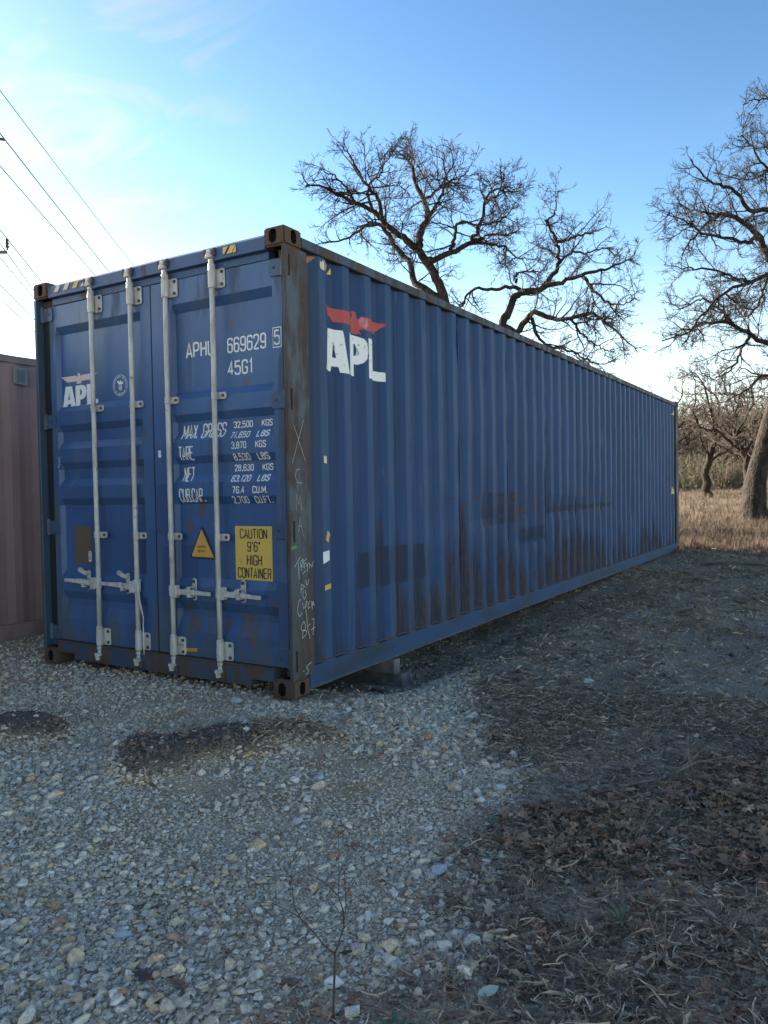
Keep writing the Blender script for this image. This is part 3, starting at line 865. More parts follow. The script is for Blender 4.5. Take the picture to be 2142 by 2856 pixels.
# strokes in a 0..1 cell; ('c', pts) closed, ('r', pts) rounded, ('s', pts) sharp
GL = {
 '0': [('c', [(0, 0), (1, 0), (1, 1), (0, 1)])], 'O': [('c', [(0, 0), (1, 0), (1, 1), (0, 1)])],
 '1': [('s', [(.15, .80), (.62, 1), (.62, -.0)])],
 '2': [('r', [(0, .74), (0, 1), (1, 1), (1, .58), (.04, .10), (0, 0)]), ('s', [(0, 0), (1, 0)])],
 '3': [('r', [(0, .78), (0, 1), (1, 1), (1, .54), (.42, .54)]), ('r', [(.42, .54), (1, .54), (1, 0), (0, 0), (0, .22)])],
 '4': [('s', [(.72, 0), (.72, 1), (0, .28), (1.05, .28)])],
 '5': [('s', [(.95, 1), (.04, 1), (.0, .56)]), ('r', [(0, .5), (.1, .62), (1, .62), (1, 0), (0, 0), (0, .2)])],
 '6': [('r', [(1, .80), (1, 1), (0, 1), (0, .5)]), ('c', [(0, 0), (1, 0), (1, .58), (0, .58)])],
 '7': [('s', [(0, 1), (1, 1), (.36, 0)])],
 '8': [('c', [(.04, .53), (.96, .53), (.96, 1), (.04, 1)]), ('c', [(0, 0), (1, 0), (1, .53), (0, .53)])],
 '9': [('c', [(0, .42), (1, .42), (1, 1), (0, 1)]), ('r', [(1, .5), (1, 0), (0, 0), (0, .2)])],
 'A': [('s', [(-.05, 0), (.5, 1), (1.05, 0)]), ('s', [(.2, .28), (.8, .28)])],
 'B': [('r', [(0, .53), (0, 1), (.92, 1), (.92, .53), (0, .53)]), ('r', [(0, .53), (1, .53), (1, 0), (0, 0), (0, .53)])],
 'C': [('r', [(1, .74), (1, 1), (0, 1), (0, 0), (1, 0), (1, .26)])],
 'E': [('s', [(1, 1), (0, 1), (0, 0), (1, 0)]), ('s', [(0, .52), (.85, .52)])],
 'F': [('s', [(1, 1), (0, 1), (0, 0)]), ('s', [(0, .52), (.85, .52)])],
 'G': [('r', [(1, .74), (1, 1), (0, 1), (0, 0), (1, 0), (1, .46)]), ('s', [(.55, .46), (1, .46)])],
 'H': [('s', [(0, 0), (0, 1)]), ('s', [(1, 0), (1, 1)]), ('s', [(0, .52), (1, .52)])],
 'I': [('s', [(.5, 0), (.5, 1)])], 'K': [('s', [(0, 0), (0, 1)]), ('s', [(1, 1), (.05, .42)]), ('s', [(.35, .6), (1.05, 0)])],
 'L': [('s', [(0, 1), (0, 0), (1, 0)])], 'M': [('s', [(0, 0), (0, 1)]), ('s', [(1, 0), (1, 1)]), ('s', [(0, .98), (.5, .25), (1, .98)])],
 'N': [('s', [(0, 0), (0, 1)]), ('s', [(1, 0), (1, 1)]), ('s', [(.02, 1), (.98, 0)])],
 'P': [('r', [(0, .45), (1, .45), (1, 1), (0, 1)]), ('s', [(0, 0), (0, 1)])],
 'R': [('r', [(0, .48), (1, .48), (1, 1), (0, 1)]), ('s', [(0, 0), (0, 1)]), ('s', [(.55, .48), (1.03, 0)])],
 'S': [('r', [(1, .76), (1, 1), (0, 1), (0, .55), (1, .48), (1, 0), (0, 0), (0, .24)])],
 'T': [('s', [(-.05, 1), (1.05, 1)]), ('s', [(.5, 0), (.5, 1)])], 'U': [('r', [(0, 1), (0, 0), (1, 0), (1, 1)])],
 'V': [('s', [(-.02, 1), (.5, 0), (1.02, 1)])], 'X': [('s', [(0, 0), (1, 1)]), ('s', [(0, 1), (1, 0)])],
 'Y': [('s', [(0, 1), (.5, .45), (1, 1)]), ('s', [(.5, .45), (.5, 0)])], 'D': [('r', [(0, 0), (1, 0), (1, 1), (0, 1)]), ('s', [(0, 0), (0, 1)])],
 '.': [('s', [(.5, -.02), (.5, .12)])], ',': [('s', [(.62, .12), (.35, -.14)])], "'": [('s', [(.6, 1.05), (.4, .78)])], '"': [('s', [(.3, 1.05), (.15, .78)]), ('s', [(.85, 1.05), (.7, .78)])], ' ': [],
}
CW = {'1': .62, '.': .16, ',': .22, "'": .25, '"': .5, 'I': .2, 'M': 1.3, ' ': .55, 'T': .9, 'L': .85}
def text_polys(s, x0, x1, z0, z1, stroke=.20, gap=.48, skew=0.0, eps0=.0012):
    """polygons [(poly, eps)] filling the box; stroke and gap relative to the cell width"""
    tot = sum(CW.get(c, 1.0) for c in s) + gap * (len(s) - 1)
    u = (x1 - x0) / (tot + stroke); h = stroke * u / 2
    out, x, k = [], x0 + h, 0
    for c in s:
        w = CW.get(c, 1.0) * u
        for kind, pts in GL[c]:
            q = [(x + a * w + skew * (z1 - z0) * bb, z0 + h + bb * (z1 - z0 - 2 * h)) for a, bb in pts]
            if kind == 'c': rb = ribbon(rnd(q, .42 * u, True), h, True)
            elif kind == 'r': rb = ribbon(rnd(q, .42 * u), h)
            else:
                hh = h * (1.3 if c in '.,' else 1)
                rb = ribbon(q, hh)
            k += 1
            out += [(p, eps0 + (k % 5) * .00012) for p in rb]
        x += w + gap * u
    return out
def solid(outline, holes=(), eps=.0012):
    rings = [[Vector((p[0], p[1], 0)) for p in outline]] + [[Vector((p[0], p[1], 0)) for p in h] for h in holes]
    flat = [p for r in rings for p in r]
    return [([(flat[i].x, flat[i].y) for i in t], eps) for t in tessellate_polygon(rings)]
def decal(name, polys, surf, mat, parent):
    """thin paint film laid on a surface: surf = 'door' | 'side' | function(u, v, eps)"""
    bm = bmesh.new()
    for poly, e in polys:
        vs = [bm.verts.new((p[0], p[1], e)) for p in poly]
        try: bm.faces.new(vs)
        except ValueError: pass
    us = [v.co.x for v in bm.verts]; vv = [v.co.y for v in bm.verts]
    if surf == 'door':
        for z in PZ:
            if min(vv) < z < max(vv): bmesh.ops.bisect_plane(bm, geom=bm.verts[:] + bm.edges[:] + bm.faces[:], plane_co=(0, z, 0), plane_no=(0, 1, 0))
        for d in DOORX:
            for x in d[1:5]:
                if min(us) < x < max(us): bmesh.ops.bisect_plane(bm, geom=bm.verts[:] + bm.edges[:] + bm.faces[:], plane_co=(x, 0, 0), plane_no=(1, 0, 0))
        for v in bm.verts:
            x, z, e = v.co
            nd = .0025 * noise.noise(Vector((x * 2.2, z * 2.2, 4)))
            v.co = (x, door_y(x, z) - e - max(0, -nd) - .0006, z)
    elif surf == 'side':
        for y in side_breaks(min(us), max(us)):
            bmesh.ops.bisect_plane(bm, geom=bm.verts[:] + bm.edges[:] + bm.faces[:], plane_co=(y, 0, 0), plane_no=(1, 0, 0))
        for v in bm.verts:
            y, z, e = v.co; v.co = (side_x(y) + dent(y, z) + e, y, z)
    else:
        for v in bm.verts: v.co = surf(*v.co)
    me = bpy.data.meshes.new(name); bm.to_mesh(me); bm.free()
    return link_mesh(name, me, mat, parent)

DL, DR = doors
# measured on the plane of the corner fittings, carried back to the door leaf
fx = lambda v: 1.0147 * v - .0433
fz = lambda v: 1.0147 * v - .0188
def dtext(s, x0, x1, z0, z1, name='lettering', par=None, **k):
    decal(name, text_polys(s, fx(x0), fx(x1), fz(z0), fz(z1), **k), 'door', M_white, par or DR)
dtext('APHU', -.870, -.618, 2.176, 2.280, stroke=.30)
dtext('669629', -.505, -.182, 2.174, 2.272, stroke=.30)
dtext('45G1', -.505, -.290, 2.030, 2.124, stroke=.30)
dtext('5', -.090, -.046, 2.176, 2.268, stroke=.28)
X0, X1, Z0, Z1 = fx(-.100), fx(-.036), fz(2.163), fz(2.281)
decal('lettering', [(p, .0013) for p in ribbon([(X0, Z0), (X1, Z0), (X1, Z1), (X0, Z1)], .0028, True)], 'door', M_white, DR)
dtext('MAX. GROSS', -.915, -.530, 1.640, 1.738, stroke=.34, gap=.40, skew=.10)
dtext('TARE', -.925, -.790, 1.500, 1.594, stroke=.34, gap=.40)
dtext('NET', -.910, -.812, 1.359, 1.456, stroke=.34, gap=.40)
dtext('CUB.CAP.', -.930, -.703, 1.222, 1.314, stroke=.34, gap=.40)
for s, u, (a0, a1), (b0, b1), z0, z1 in (
        ('32,500', 'KGS', (-.464, -.304), (-.232, -.144), 1.693, 1.736), ('71,650', 'LBS', (-.472, -.312), (-.252, -.152), 1.626, 1.669),
        ('3,870', 'KGS', (-.457, -.333), (-.259, -.172), 1.559, 1.604), ('8,530', 'LBS', (-.452, -.315), (-.254, -.160), 1.484, 1.530),
        ('28,630', 'KGS', (-.464, -.305), (-.233, -.147), 1.417, 1.460), ('63,120', 'LBS', (-.472, -.312), (-.253, -.157), 1.349, 1.392),
        ('76.4', 'CU.M.', (-.458, -.356), (-.290, -.168), 1.275, 1.321), ('2,700', 'CU.FT.', (-.468, -.335), (-.284, -.145), 1.211, 1.258)):
    dtext(s, a0, a1, z0, z1, stroke=.31); dtext(u, b0, b1, z0, z1, stroke=.31)

def logo(x0, x1, z0, z1, ez0, ez1, ex0, ex1, surf, parent, mat_bird):
    q = lambda pts: [(x0 + (x1 - x0) * a, z0 + (z1 - z0) * b) for a, b in pts]
    e = []
    e += solid(q([(0, 0), (.085, 1), (.270, 1), (.365, 0), (.240, 0), (.226, .13), (.142, .13), (.128, 0)]), [q([(.155, .34), (.178, .74), (.208, .34)])])
    e += solid(q([(.372, 0), (.372, 1), (.56, 1), (.625, .96), (.668, .86), (.682, .68), (.665, .48), (.62, .36), (.56, .30), (.500, .30), (.500, 0)]), [q([(.500, .50), (.500, .80), (.535, .78), (.553, .65), (.535, .52)])])
    e += solid(q([(.690, 0), (.690, 1), (.815, 1), (.815, .24), (1, .24), (1, 0)]))
    decal('lettering', e, surf, M_white, parent)
    w = lambda pts: [(ex0 + (ex1 - ex0) * a, ez0 + (ez1 - ez0) * b) for a, b in pts]
    decal('bird_emblem', solid(w([(0, .80), (.435, .80), (.45, .66), (.475, .74), (.468, .86), (.445, .84), (.462, .96), (.50, 1.0), (.535, .95), (.545, .74), (.565, .66), (.58, .80), (1, .80), (.965, .66), (.93, .60), (.90, .46), (.86, .40), (.84, .26), (.585, .26), (.56, .20), (.585, .04), (.55, .06), (.53, 0), (.50, .03), (.47, 0), (.45, .06), (.42, .03), (.44, .20), (.42, .26), (.16, .26), (.14, .40), (.10, .46), (.07, .60), (.035, .66)])), surf, mat_bird, parent)
logo(fx(-2.160), fx(-1.762), fz(1.945), fz(2.096), fz(2.106), fz(2.186), fx(-2.172), fx(-1.768), 'door', DL, M_pink)
panel0 = [o for o in container.children if o.name.startswith('side_panel')][0]
logo(.436, 1.195, 2.078, 2.362, 2.372, 2.535, .436, 1.215, 'side', panel0, M_red)

# round classification seal: two rings, small letters round it, a bird with a shield
cx, cz, r = fx(-1.5235), fz(2.057), .0755
e = []
for rr, h in ((r, .0016),):
    e += [(p, .0012) for p in ribbon([(cx + rr * math.cos(2 * math.pi * k / 40), cz + rr * math.sin(2 * math.pi * k / 40)) for k in range(40)], h, True)]
def arc_text(s, a0, a1, rr, hgt, flip):
    for k, ch in enumerate(s):
        a = math.radians(a0 + (a1 - a0) * k / (len(s) - 1))
        for poly, ep in text_polys(ch, -hgt * .36, hgt * .36, -hgt / 2, hgt / 2, stroke=.3) if ch != ' ' else []:
            rot = a - math.pi / 2 if not flip else a + math.pi / 2
            ca, sa = math.cos(rot), math.sin(rot)
            e.append(([(cx + rr * math.cos(a) + px * ca - py * sa, cz + rr * math.sin(a) + px * sa + py * ca) for px, py in poly], ep))
arc_text('AMERICAN BUREAU', 186, -6, .062, .0135, False)
arc_text('OF SHIPPING', 222, 318, .062, .0135, True)
for a in (200, 340):
    e += solid([(cx + .062 * math.cos(math.radians(a)) + .004 * math.cos(k), cz + .062 * math.sin(math.radians(a)) + .004 * math.sin(k)) for k in np.linspace(0, 5.5, 8)])
e += solid([(cx + a * .001, cz + b * .001) for a, b in ((-34, 30), (-18, 36), (-4, 26), (4, 38), (12, 32), (14, 24), (30, 26), (34, 14), (22, 10), (10, 0), (2, 8), (-10, 4), (-22, 14))])
for pts in ([(-16, -6), (-4, -2), (8, -8), (20, -4)], [(-18, -14), (-6, -22), (6, -16), (18, -24)], [(-10, -30), (0, -38), (8, -30), (14, -34)], [(0, 2), (-4, -12), (2, -26)], [(14, -8), (8, -20), (16, -30)], [(-14, -8), (-14, -24), (-6, -32)]):
    e += [(p, .0016) for p in ribbon([(cx + a * .001, cz + b * .001) for a, b in pts], .0022)]
decal('round_seal', e, 'door', M_white, DL)

# caution plate, warning triangle, consolidated plate, small stickers
def plate(name, x0, x1, z0, z1, mat, parent, eps=.002):
    return decal(name, [([(fx(x0), fz(z0)), (fx(x1), fz(z0)), (fx(x1), fz(z1)), (fx(x0), fz(z1))], eps)], 'door', mat, parent)
def print_on(s, x0, x1, z0, z1, par, stroke=.30, gap=.46, eps=.0035, mat=None):
    decal('print', text_polys(s, fx(x0), fx(x1), fz(z0), fz(z1), stroke=stroke, gap=gap, eps0=eps), 'door', mat or M_black, par)
plate('caution_sign', -.473, -.168, .721, 1.066, M_yellow, DR)
print_on('CAUTION', -.432, -.206, .985, 1.050, DR)
print_on("9'6\"", -.372, -.262, .903, .968, DR)
print_on('HIGH', -.378, -.252, .815, .884, DR)
print_on('CONTAINER', -.455, -.178, .733, .802, DR)
decal('warning_triangle', solid([(fx(-.768), fz(1.060)), (fx(-.875), fz(.858)), (fx(-.868), fz(.846)), (fx(-.650), fz(.840)), (fx(-.640), fz(.852)), (fx(-.745), fz(1.050))], eps=.0016), 'door', M_dkblue, DR)
decal('warning_triangle', solid([(fx(-.768), fz(1.042)), (fx(-.857), fz(.872)), (fx(-.857), fz(.858)), (fx(-.664), fz(.856)), (fx(-.664), fz(.862))], eps=.0028), 'door', M_orange, DR)
print_on('SUPER', -.806, -.735, .917, .934, DR, .24, .5, .0040)
print_on('HEAVY', -.806, -.735, .888, .905, DR, .24, .5, .0040)
plate('data_plate', -2.066, -1.873, .776, 1.049, M_tan, DL, .003)
plate('plate_label', -1.912, -1.880, .790, .866, M_paper, DL, .0045)
decal('print', [(p, .006) for p in ribbon([(fx(-1.896) + .008 * math.cos(k * .6), fz(.852) + .008 * math.sin(k * .6)) for k in range(10)], .0018, True)] + text_polys('IIIII', fx(-1.902), fx(-1.890), fz(.800), fz(.836), .5, .5, 0, .006), 'door', M_black, DL)
plate('white_tag', -1.117, -1.090, 1.528, 1.576, M_paper, DR)
decal('yellow_tape', solid([(fx(-.918), fz(.222)), (fx(-.915), fz(.248)), (fx(-.885), fz(.244)), (fx(-.796), fz(.250)), (fx(-.798), fz(.229)), (fx(-.900), fz(.222))], eps=.002), 'door', M_orange, DR)
print_on('IIIIIIIIIIII', -.885, -.805, .232, .241, DR, .5, .6, .0035)
hd = lambda u, v, e: (u, .0115 - e - .002, v)
hdr = [o for o in container.children if o.name.startswith('door_header')][0]
def chev(x, w, z0, z1, mat):
    decal('hazard_stripe', [([(x, z0), (x + w * .62, z0), (x + w, z1), (x + w * .38, z1)], .003)], hd, mat, hdr)
for x in (-2.195, -2.090): chev(x, .078, 2.806, 2.850, M_cream)
chev(-1.985, .078, 2.804, 2.848, M_orange)
decal('hazard_stripe', [([(-1.895, 2.804), (-1.850, 2.804), (-1.850, 2.842)], .003)], hd, M_cream, hdr)
decal('hazard_stripe', [([(-.500, 2.800), (-.486, 2.800), (-.455, 2.842), (-.500, 2.842)], .003)], hd, M_yellow, hdr)
decal('hazard_stripe', [([(-.468, 2.796), (-.425, 2.796), (-.392, 2.842), (-.435, 2.842)], .003)], hd, M_yellow, hdr)
decal('hazard_stripe', [([(-.418, 2.796), (-.390, 2.796), (-.390, 2.836)], .003)], hd, M_yellow, hdr)

def spoly(name, pts, mat, eps=.0014, par=None): decal(name, solid(pts, eps=eps), 'side', mat, par or panel0)
spoly('hazard_stripe', [(.243, 2.742), (.300, 2.738), (.352, 2.785), (.300, 2.785)], mat_flat('rust_orange_decal', (.30, .13, .06)))
spoly('worn_sticker', [(.385, 2.740), (.392, 2.722), (.420, 2.718), (.436, 2.716), (.436, 2.790), (.428, 2.770), (.412, 2.780), (.405, 2.760), (.388, 2.772)], M_cream)
spoly('hazard_stripe', [(.447, 2.742), (.470, 2.722), (.486, 2.742), (.512, 2.778), (.458, 2.780)], M_yellow)
spoly('hazard_stripe', [(.505, 2.716), (.556, 2.722), (.556, 2.765)], M_yellow)
spoly('white_sticker', [(.388, 1.466), (.420, 1.460), (.420, 1.506), (.388, 1.512)], M_cream)
spoly('yellow_sticker', [(.394, .962), (.420, .940), (.443, 1.000), (.412, 1.022)], M_orange)
spoly('white_sticker', [(.364, .806), (.430, .826), (.430, .892), (.364, .884)], M_paper)
spoly('yellow_sticker', [(.373, .630), (.442, .640), (.442, .672), (.373, .664)], M_orange)
lastp = [o for o in container.children if o.name.startswith('side_panel')][-1]
spoly('yellow_sticker', [(11.72, 2.62), (11.83, 2.62), (11.83, 2.72)], M_yellow, par=lastp)
spoly('yellow_sticker', [(11.70, 1.12), (11.81, 1.12), (11.73, 1.26)], M_yellow, par=lastp)

# chalk writing on the corner post
ps = lambda u, v, e: (.0006 + e, u, v)
post0 = [o for o in container.children if o.name.startswith('corner_post')][0]
CH = [[(320, 380), (400, 262)], [(372, 330), (378, 545)], [(400, 330), (408, 440)], [(400, 330), (436, 292), (430, 345), (405, 380), (442, 402)],
      [(440, 332), (485, 297)], [(444, 372), (472, 348)], [(440, 330), (452, 420)], [(425, 485), (470, 445)], [(488, 360), (496, 470)], [(470, 400), (520, 350)],
      [(515, 430), (522, 370), (550, 420), (572, 352)], [(397, 725), (400, 640), (410, 612), (452, 660)], [(400, 684), (440, 662)], [(462, 572), (482, 650), (512, 565)],
      [(430, 690), (420, 760), (440, 820), (470, 760), (450, 700)], [(397, 812), (375, 802), (352, 880), (348, 960), (375, 1020), (405, 978)],
      [(418, 850), (425, 925), (445, 930), (456, 862)], [(456, 850), (480, 848), (455, 930)], [(510, 855), (488, 900), (492, 955), (515, 930)], [(535, 860), (545, 975)],
      [(545, 930), (556, 866), (575, 938)], [(548, 912), (570, 905)], [(430, 1090), (390, 1150), (395, 1200), (440, 1210), (450, 1150), (430, 1092)],
      [(412, 1220), (405, 1305), (455, 1270), (465, 1222), (412, 1214)], [(455, 940), (470, 1060), (475, 1200), (510, 1345)], [(478, 1175), (512, 1152)],
      [(540, 1098), (570, 1105), (548, 1310)], [(520, 1235), (580, 1215)], [(525, 1655), (480, 1670), (450, 1700), (480, 1740), (466, 1778), (445, 1786)], [(410, 1728), (420, 1736)]]
e = []
for k, s in enumerate(CH):
    q = [(.034 + (a - 320) * .00077, .858 - (b - 292) * .000487 + (a - 320) * .00003) for a, b in s]
    e += [(p, .0008 + (k % 4) * .0002) for p in ribbon(rnd(q, .006), .0017)]
for k, q in enumerate([[(.055, 1.690), (.168, 1.470)], [(.155, 1.725), (.035, 1.455)], [(.105, 1.420), (.075, 1.415), (.060, 1.375), (.085, 1.335), (.125, 1.332)],
                       [(.062, 1.165), (.070, 1.265), (.090, 1.200), (.105, 1.258), (.116, 1.165)], [(.085, 1.030), (.098, 1.125), (.130, 1.000)], [(.088, 1.070), (.115, 1.062)]]):
    e += [(p, .0008 + (k % 4) * .0002) for p in ribbon(q, .0011)]
decal('chalk_writing', e, ps, M_chalk, post0)
decal('green_tape', [([(.004, .925), (.060, .930), (.060, .950), (.004, .946)], .0015)], ps, M_green, post0)
decal('chalk_writing', [(p, .001 + k * .0002) for k, q in enumerate(([(-2.262, 1.575), (-2.236, 1.490)], [(-2.240, 1.578), (-2.262, 1.492)])) for p in ribbon([(a, b) for a, b in q], .0018)], 'door', M_chalk, DL)

# ------------------------------------------------------------------ cord tied to the second bar
rx = RODS[1][0]
b = MB()
ring = [(rx + .022 * math.cos(t), RY + .024 * math.sin(t), .668 + .004 * math.sin(2 * t)) for t in np.linspace(0, 6.1, 16)]
b.tube(ring, .0030, 5)
b.tube([(p[0], p[1], p[2] + .008) for p in ring], .0030, 5)
b.tube([(rx + .022, RY - .012, .668), (rx + .028, RY - .016, .60), (rx + .040, RY - .012, .52), (rx + .056, RY - .008, .455), (rx + .058, RY - .006, .40), (rx + .054, RY - .006, .36), (rx + .055, RY - .008, .25), (rx + .060, RY - .01, .155)], .0028, 5)
b.tube([(rx + .020, RY - .018, .668), (rx + .030, RY - .022, .58), (rx + .050, RY - .018, .47), (rx + .066, RY - .010, .42), (rx + .060, RY - .008, .372), (rx + .061, RY - .008, .26), (rx + .064, RY - .01, .16)], .0028, 5)
o = b.build('cord', M_cord, None, 0, True); tag(o, 'thin white cord knotted round a locking bar and hanging beside its handle', 'cord')

# ------------------------------------------------------------------ blocks under the near end
b = MB(); b.box(-.62, .035, 1.162, 1.246, -.086, .0235); o = b.build('support_block', M_conc, None, .006); tag(o, 'pale grey block wedged directly under the bottom rail of the blue container', 'block')
b = MB(); b.box(-.55, .075, 1.20, 1.338, -.215, -.0885); o = b.build('support_block', M_conc, None, .007); tag(o, 'lower brownish block on the ground carrying the pale block', 'block')

# ------------------------------------------------------------------ brown container on the left
BX = -3.56; BY1 = 4.1; BY0 = BY1 - 12.19; BH = 2.575
brown = empty('shipping_container', (BX - W / 2, (BY0 + BY1) / 2, 0), 'brown shipping container with veil-lightened faded paint and small vent, standing close on the left of the blue one', 'shipping container')
def bprof(y):
    u = (y - BY0) % .278
    return -.012 if u < .072 else (-.012 - .018 * (u - .072) / .068 if u < .14 else (-.030 if u < .21 else -.030 + .018 * (u - .21) / .068))
ys = sorted({BY0 + .2, BY1 - .2} | {round(BY0 + k * .278 + u, 4) for k in range(45) for u in (0, .072, .14, .21) if BY0 + .2 < BY0 + k * .278 + u < BY1 - .2})
V = [(BX + bprof(y) + .004 * noise.noise(Vector((y * 1.5, z * 1.5, 7))), y, z) for y in ys for z in np.linspace(.13, 2.49, 12)]
b = MB(); b.add(V, [(a * 12 + k, (a + 1) * 12 + k, (a + 1) * 12 + k + 1, a * 12 + k + 1) for a in range(len(ys) - 1) for k in range(11)])
b.build('side_wall', M_brown, brown)
st = list(np.linspace(BY0 + .179, BY1 - .179, 40))
M_brail = mat_simple('brown_rail_paint', (.20, .135, .118), (.28, .195, .172), 3, .8, .3, .01)
sweep('bottom_side_rail', [(BX - .06, -.028), (BX - .002, -.028), (BX - .002, .128), (BX - .06, .128)], 1, st, M_brail, brown, .003, 21)
sweep('top_side_rail', [(BX - .06, 2.492), (BX - .002, 2.492), (BX - .002, 2.555), (BX - .06, 2.555)], 1, st, M_brail, brown, .010, 23)
b = MB(); b.box(BX - W, BX - .062, BY0 + .02, BY1 - .02, 2.53, 2.537); b.build('roof', M_brail, brown)
b = MB(); b.box(BX - W, BX - W + .05, BY0 + .18, BY1 - .18, -.02, 2.52); b.build('far_side_wall', M_brown, brown)
for y in (BY0 + .002, BY1 - .062):
    b = MB(); b.box(BX - W + .05, BX - .062, y, y + .06, -.02, 2.52); b.build('end_wall', M_brown, brown)
for y0, y1 in ((BY0, BY0 + .178), (BY1 - .178, BY1)):
    for x0, x1 in ((BX - .13, BX), (BX - W, BX - W + .13)):
        b = MB(); b.box(x0, x1, y0, y1, .09, BH - .12); b.build('corner_post', M_brail, brown, .008)
castings(brown, BX - W, BX, BY0, BY1, -.03, BH, cast_me)
b = MB(); b.prism([(.560, 2.300), (.680, 2.290), (.700, 2.305), (.700, 2.440), (.690, 2.455), (.575, 2.462), (.560, 2.450)], 0, BX - .011, BX + .012); b.build('air_vent', M_vent, brown, .006)
b = MB(); b.box(BX + .0125, BX + .0155, .585, .668, 2.325, 2.430); b.build('vent_cover', mat_flat('vent_cover_paint', (.13, .15, .15)), brown, .001)

# ------------------------------------------------------------------ utility pole and wires
px0, py0 = -21.70, 10.84
rt = Vector((.85494, .51844, 0)).normalized()
pole = empty('utility_pole', (px0, py0, hz(px0, py0)), 'wooden utility pole with crossarm and dark insulators standing beyond the brown container', 'utility pole')
b = MB(); b.tube([(px0, py0, -.3), (px0, py0, 6), (px0, py0, 14.3)], [.17, .15, .11], 12); b.build('pole', M_pole, pole, 0, True)
b = MB(); p1 = Vector((px0, py0, 9.22)) - rt * 1.3; p2 = Vector((px0, py0, 9.22)) + rt * 1.42
d = (p2 - p1); ang = math.atan2(d.y, d.x)
Mx = Matrix.Translation((p1 + p2) / 2) @ Matrix.Rotation(ang, 4, 'Z'); b.box(-d.length / 2, d.length / 2, .12, .22, -.045, .045, M=Mx); b.build('crossarm', M_pole, pole, .01)
def insulator(p, h=.42, r=.085):
    b = MB()
    for k, (f, q) in enumerate(((0, .6), (.2, 1), (.34, .62), (.5, 1), (.64, .62), (.8, .95))):
        b.cyl((p[0], p[1], p[2] + h * f), (p[0], p[1], p[2] + h * (f + .17)), r * q, r * q * .9, n=10)
    b.build('insulator', M_insul, pole, .004)
insulator((-20.50, 11.68, 9.27), .36, .07); insulator((-22.6, 10.45, 9.27), .36, .07)
b = MB(); b.tube([(px0, py0, 13.0), (-21.05, 11.45, 12.93), (-20.62, 11.80, 12.86)], .045, 6); b.build('strain_insulator', M_insul, pole, 0, True)
WIRES = [((-19.64, 11.04, 13.84), (-.603, .798), .010), ((-19.64, 11.0, 12.51), (-.625, .781), .014), ((-19.64, 10.96, 11.51), (-.623, .782), .012),
         ((-20.4, 11.6, 9.62), (-.691, .723), .012), ((-20.4, 11.59, 9.15), (-.717, .697), .011), ((-20.58, 11.48, 8.99), (-.704, .71), .011),
         ((-17.76, 9.63, 7.29), (-.694, .72), .010), ((-17.76, 9.62, 6.9), (-.696, .718), .010)]
ORD = ['uppermost', 'second from the top', 'third from the top', 'leaving the crossarm insulator', 'fifth from the top', 'sixth from the top', 'second from the bottom', 'lowest']
for (p, u, r), w in zip(WIRES, ORD):
    b = MB(); pts = []
    for s in np.linspace(-14 if w != 'second from the top' else -1.2, 46, 24): pts.append((p[0] + u[0] * s, p[1] + u[1] * s, p[2] + .0003 * s * (s - 14)))
    b.tube(pts, r * 1.35, 4); o = b.build('power_line', M_wire, None)
    tag(o, 'thin overhead wire, ' + w + ', of those running over the brown container', 'wire', 'overhead wires at the left')

# ------------------------------------------------------------------ trees
def nrm(v): return v / np.maximum(np.linalg.norm(v, axis=-1, keepdims=True), 1e-9)
def tubes(Pn, Rn, sides):
    """Pn (n,k,3) paths, Rn (n,k) radii -> verts, quads"""
    n, k, _ = Pn.shape
    T = np.empty_like(Pn); T[:, 1:-1] = Pn[:, 2:] - Pn[:, :-2]; T[:, 0] = Pn[:, 1] - Pn[:, 0]; T[:, -1] = Pn[:, -1] - Pn[:, -2]
    T = nrm(T)
    ref = np.where(np.abs(T[:, :1, 2:3]) < .9, np.array([0, 0, 1.0]), np.array([1.0, 0, 0]))
    A = nrm(np.cross(T, np.broadcast_to(ref, T.shape))); B = np.cross(T, A)
    th = np.arange(sides) * 2 * np.pi / sides
    V = Pn[:, :, None] + Rn[:, :, None, None] * (A[:, :, None] * np.cos(th)[:, None] + B[:, :, None] * np.sin(th)[:, None])
    base = (np.arange(n) * k * sides)[:, None, None] + (np.arange(k - 1) * sides)[None, :, None]
    s = np.arange(sides)[None, None, :]; s2 = (np.arange(sides) + 1) % sides
    Fq = np.stack([base + s, base + s2, base + sides + s2, base + sides + s], -1).reshape(-1, 4)
    return V.reshape(-1, 3), Fq
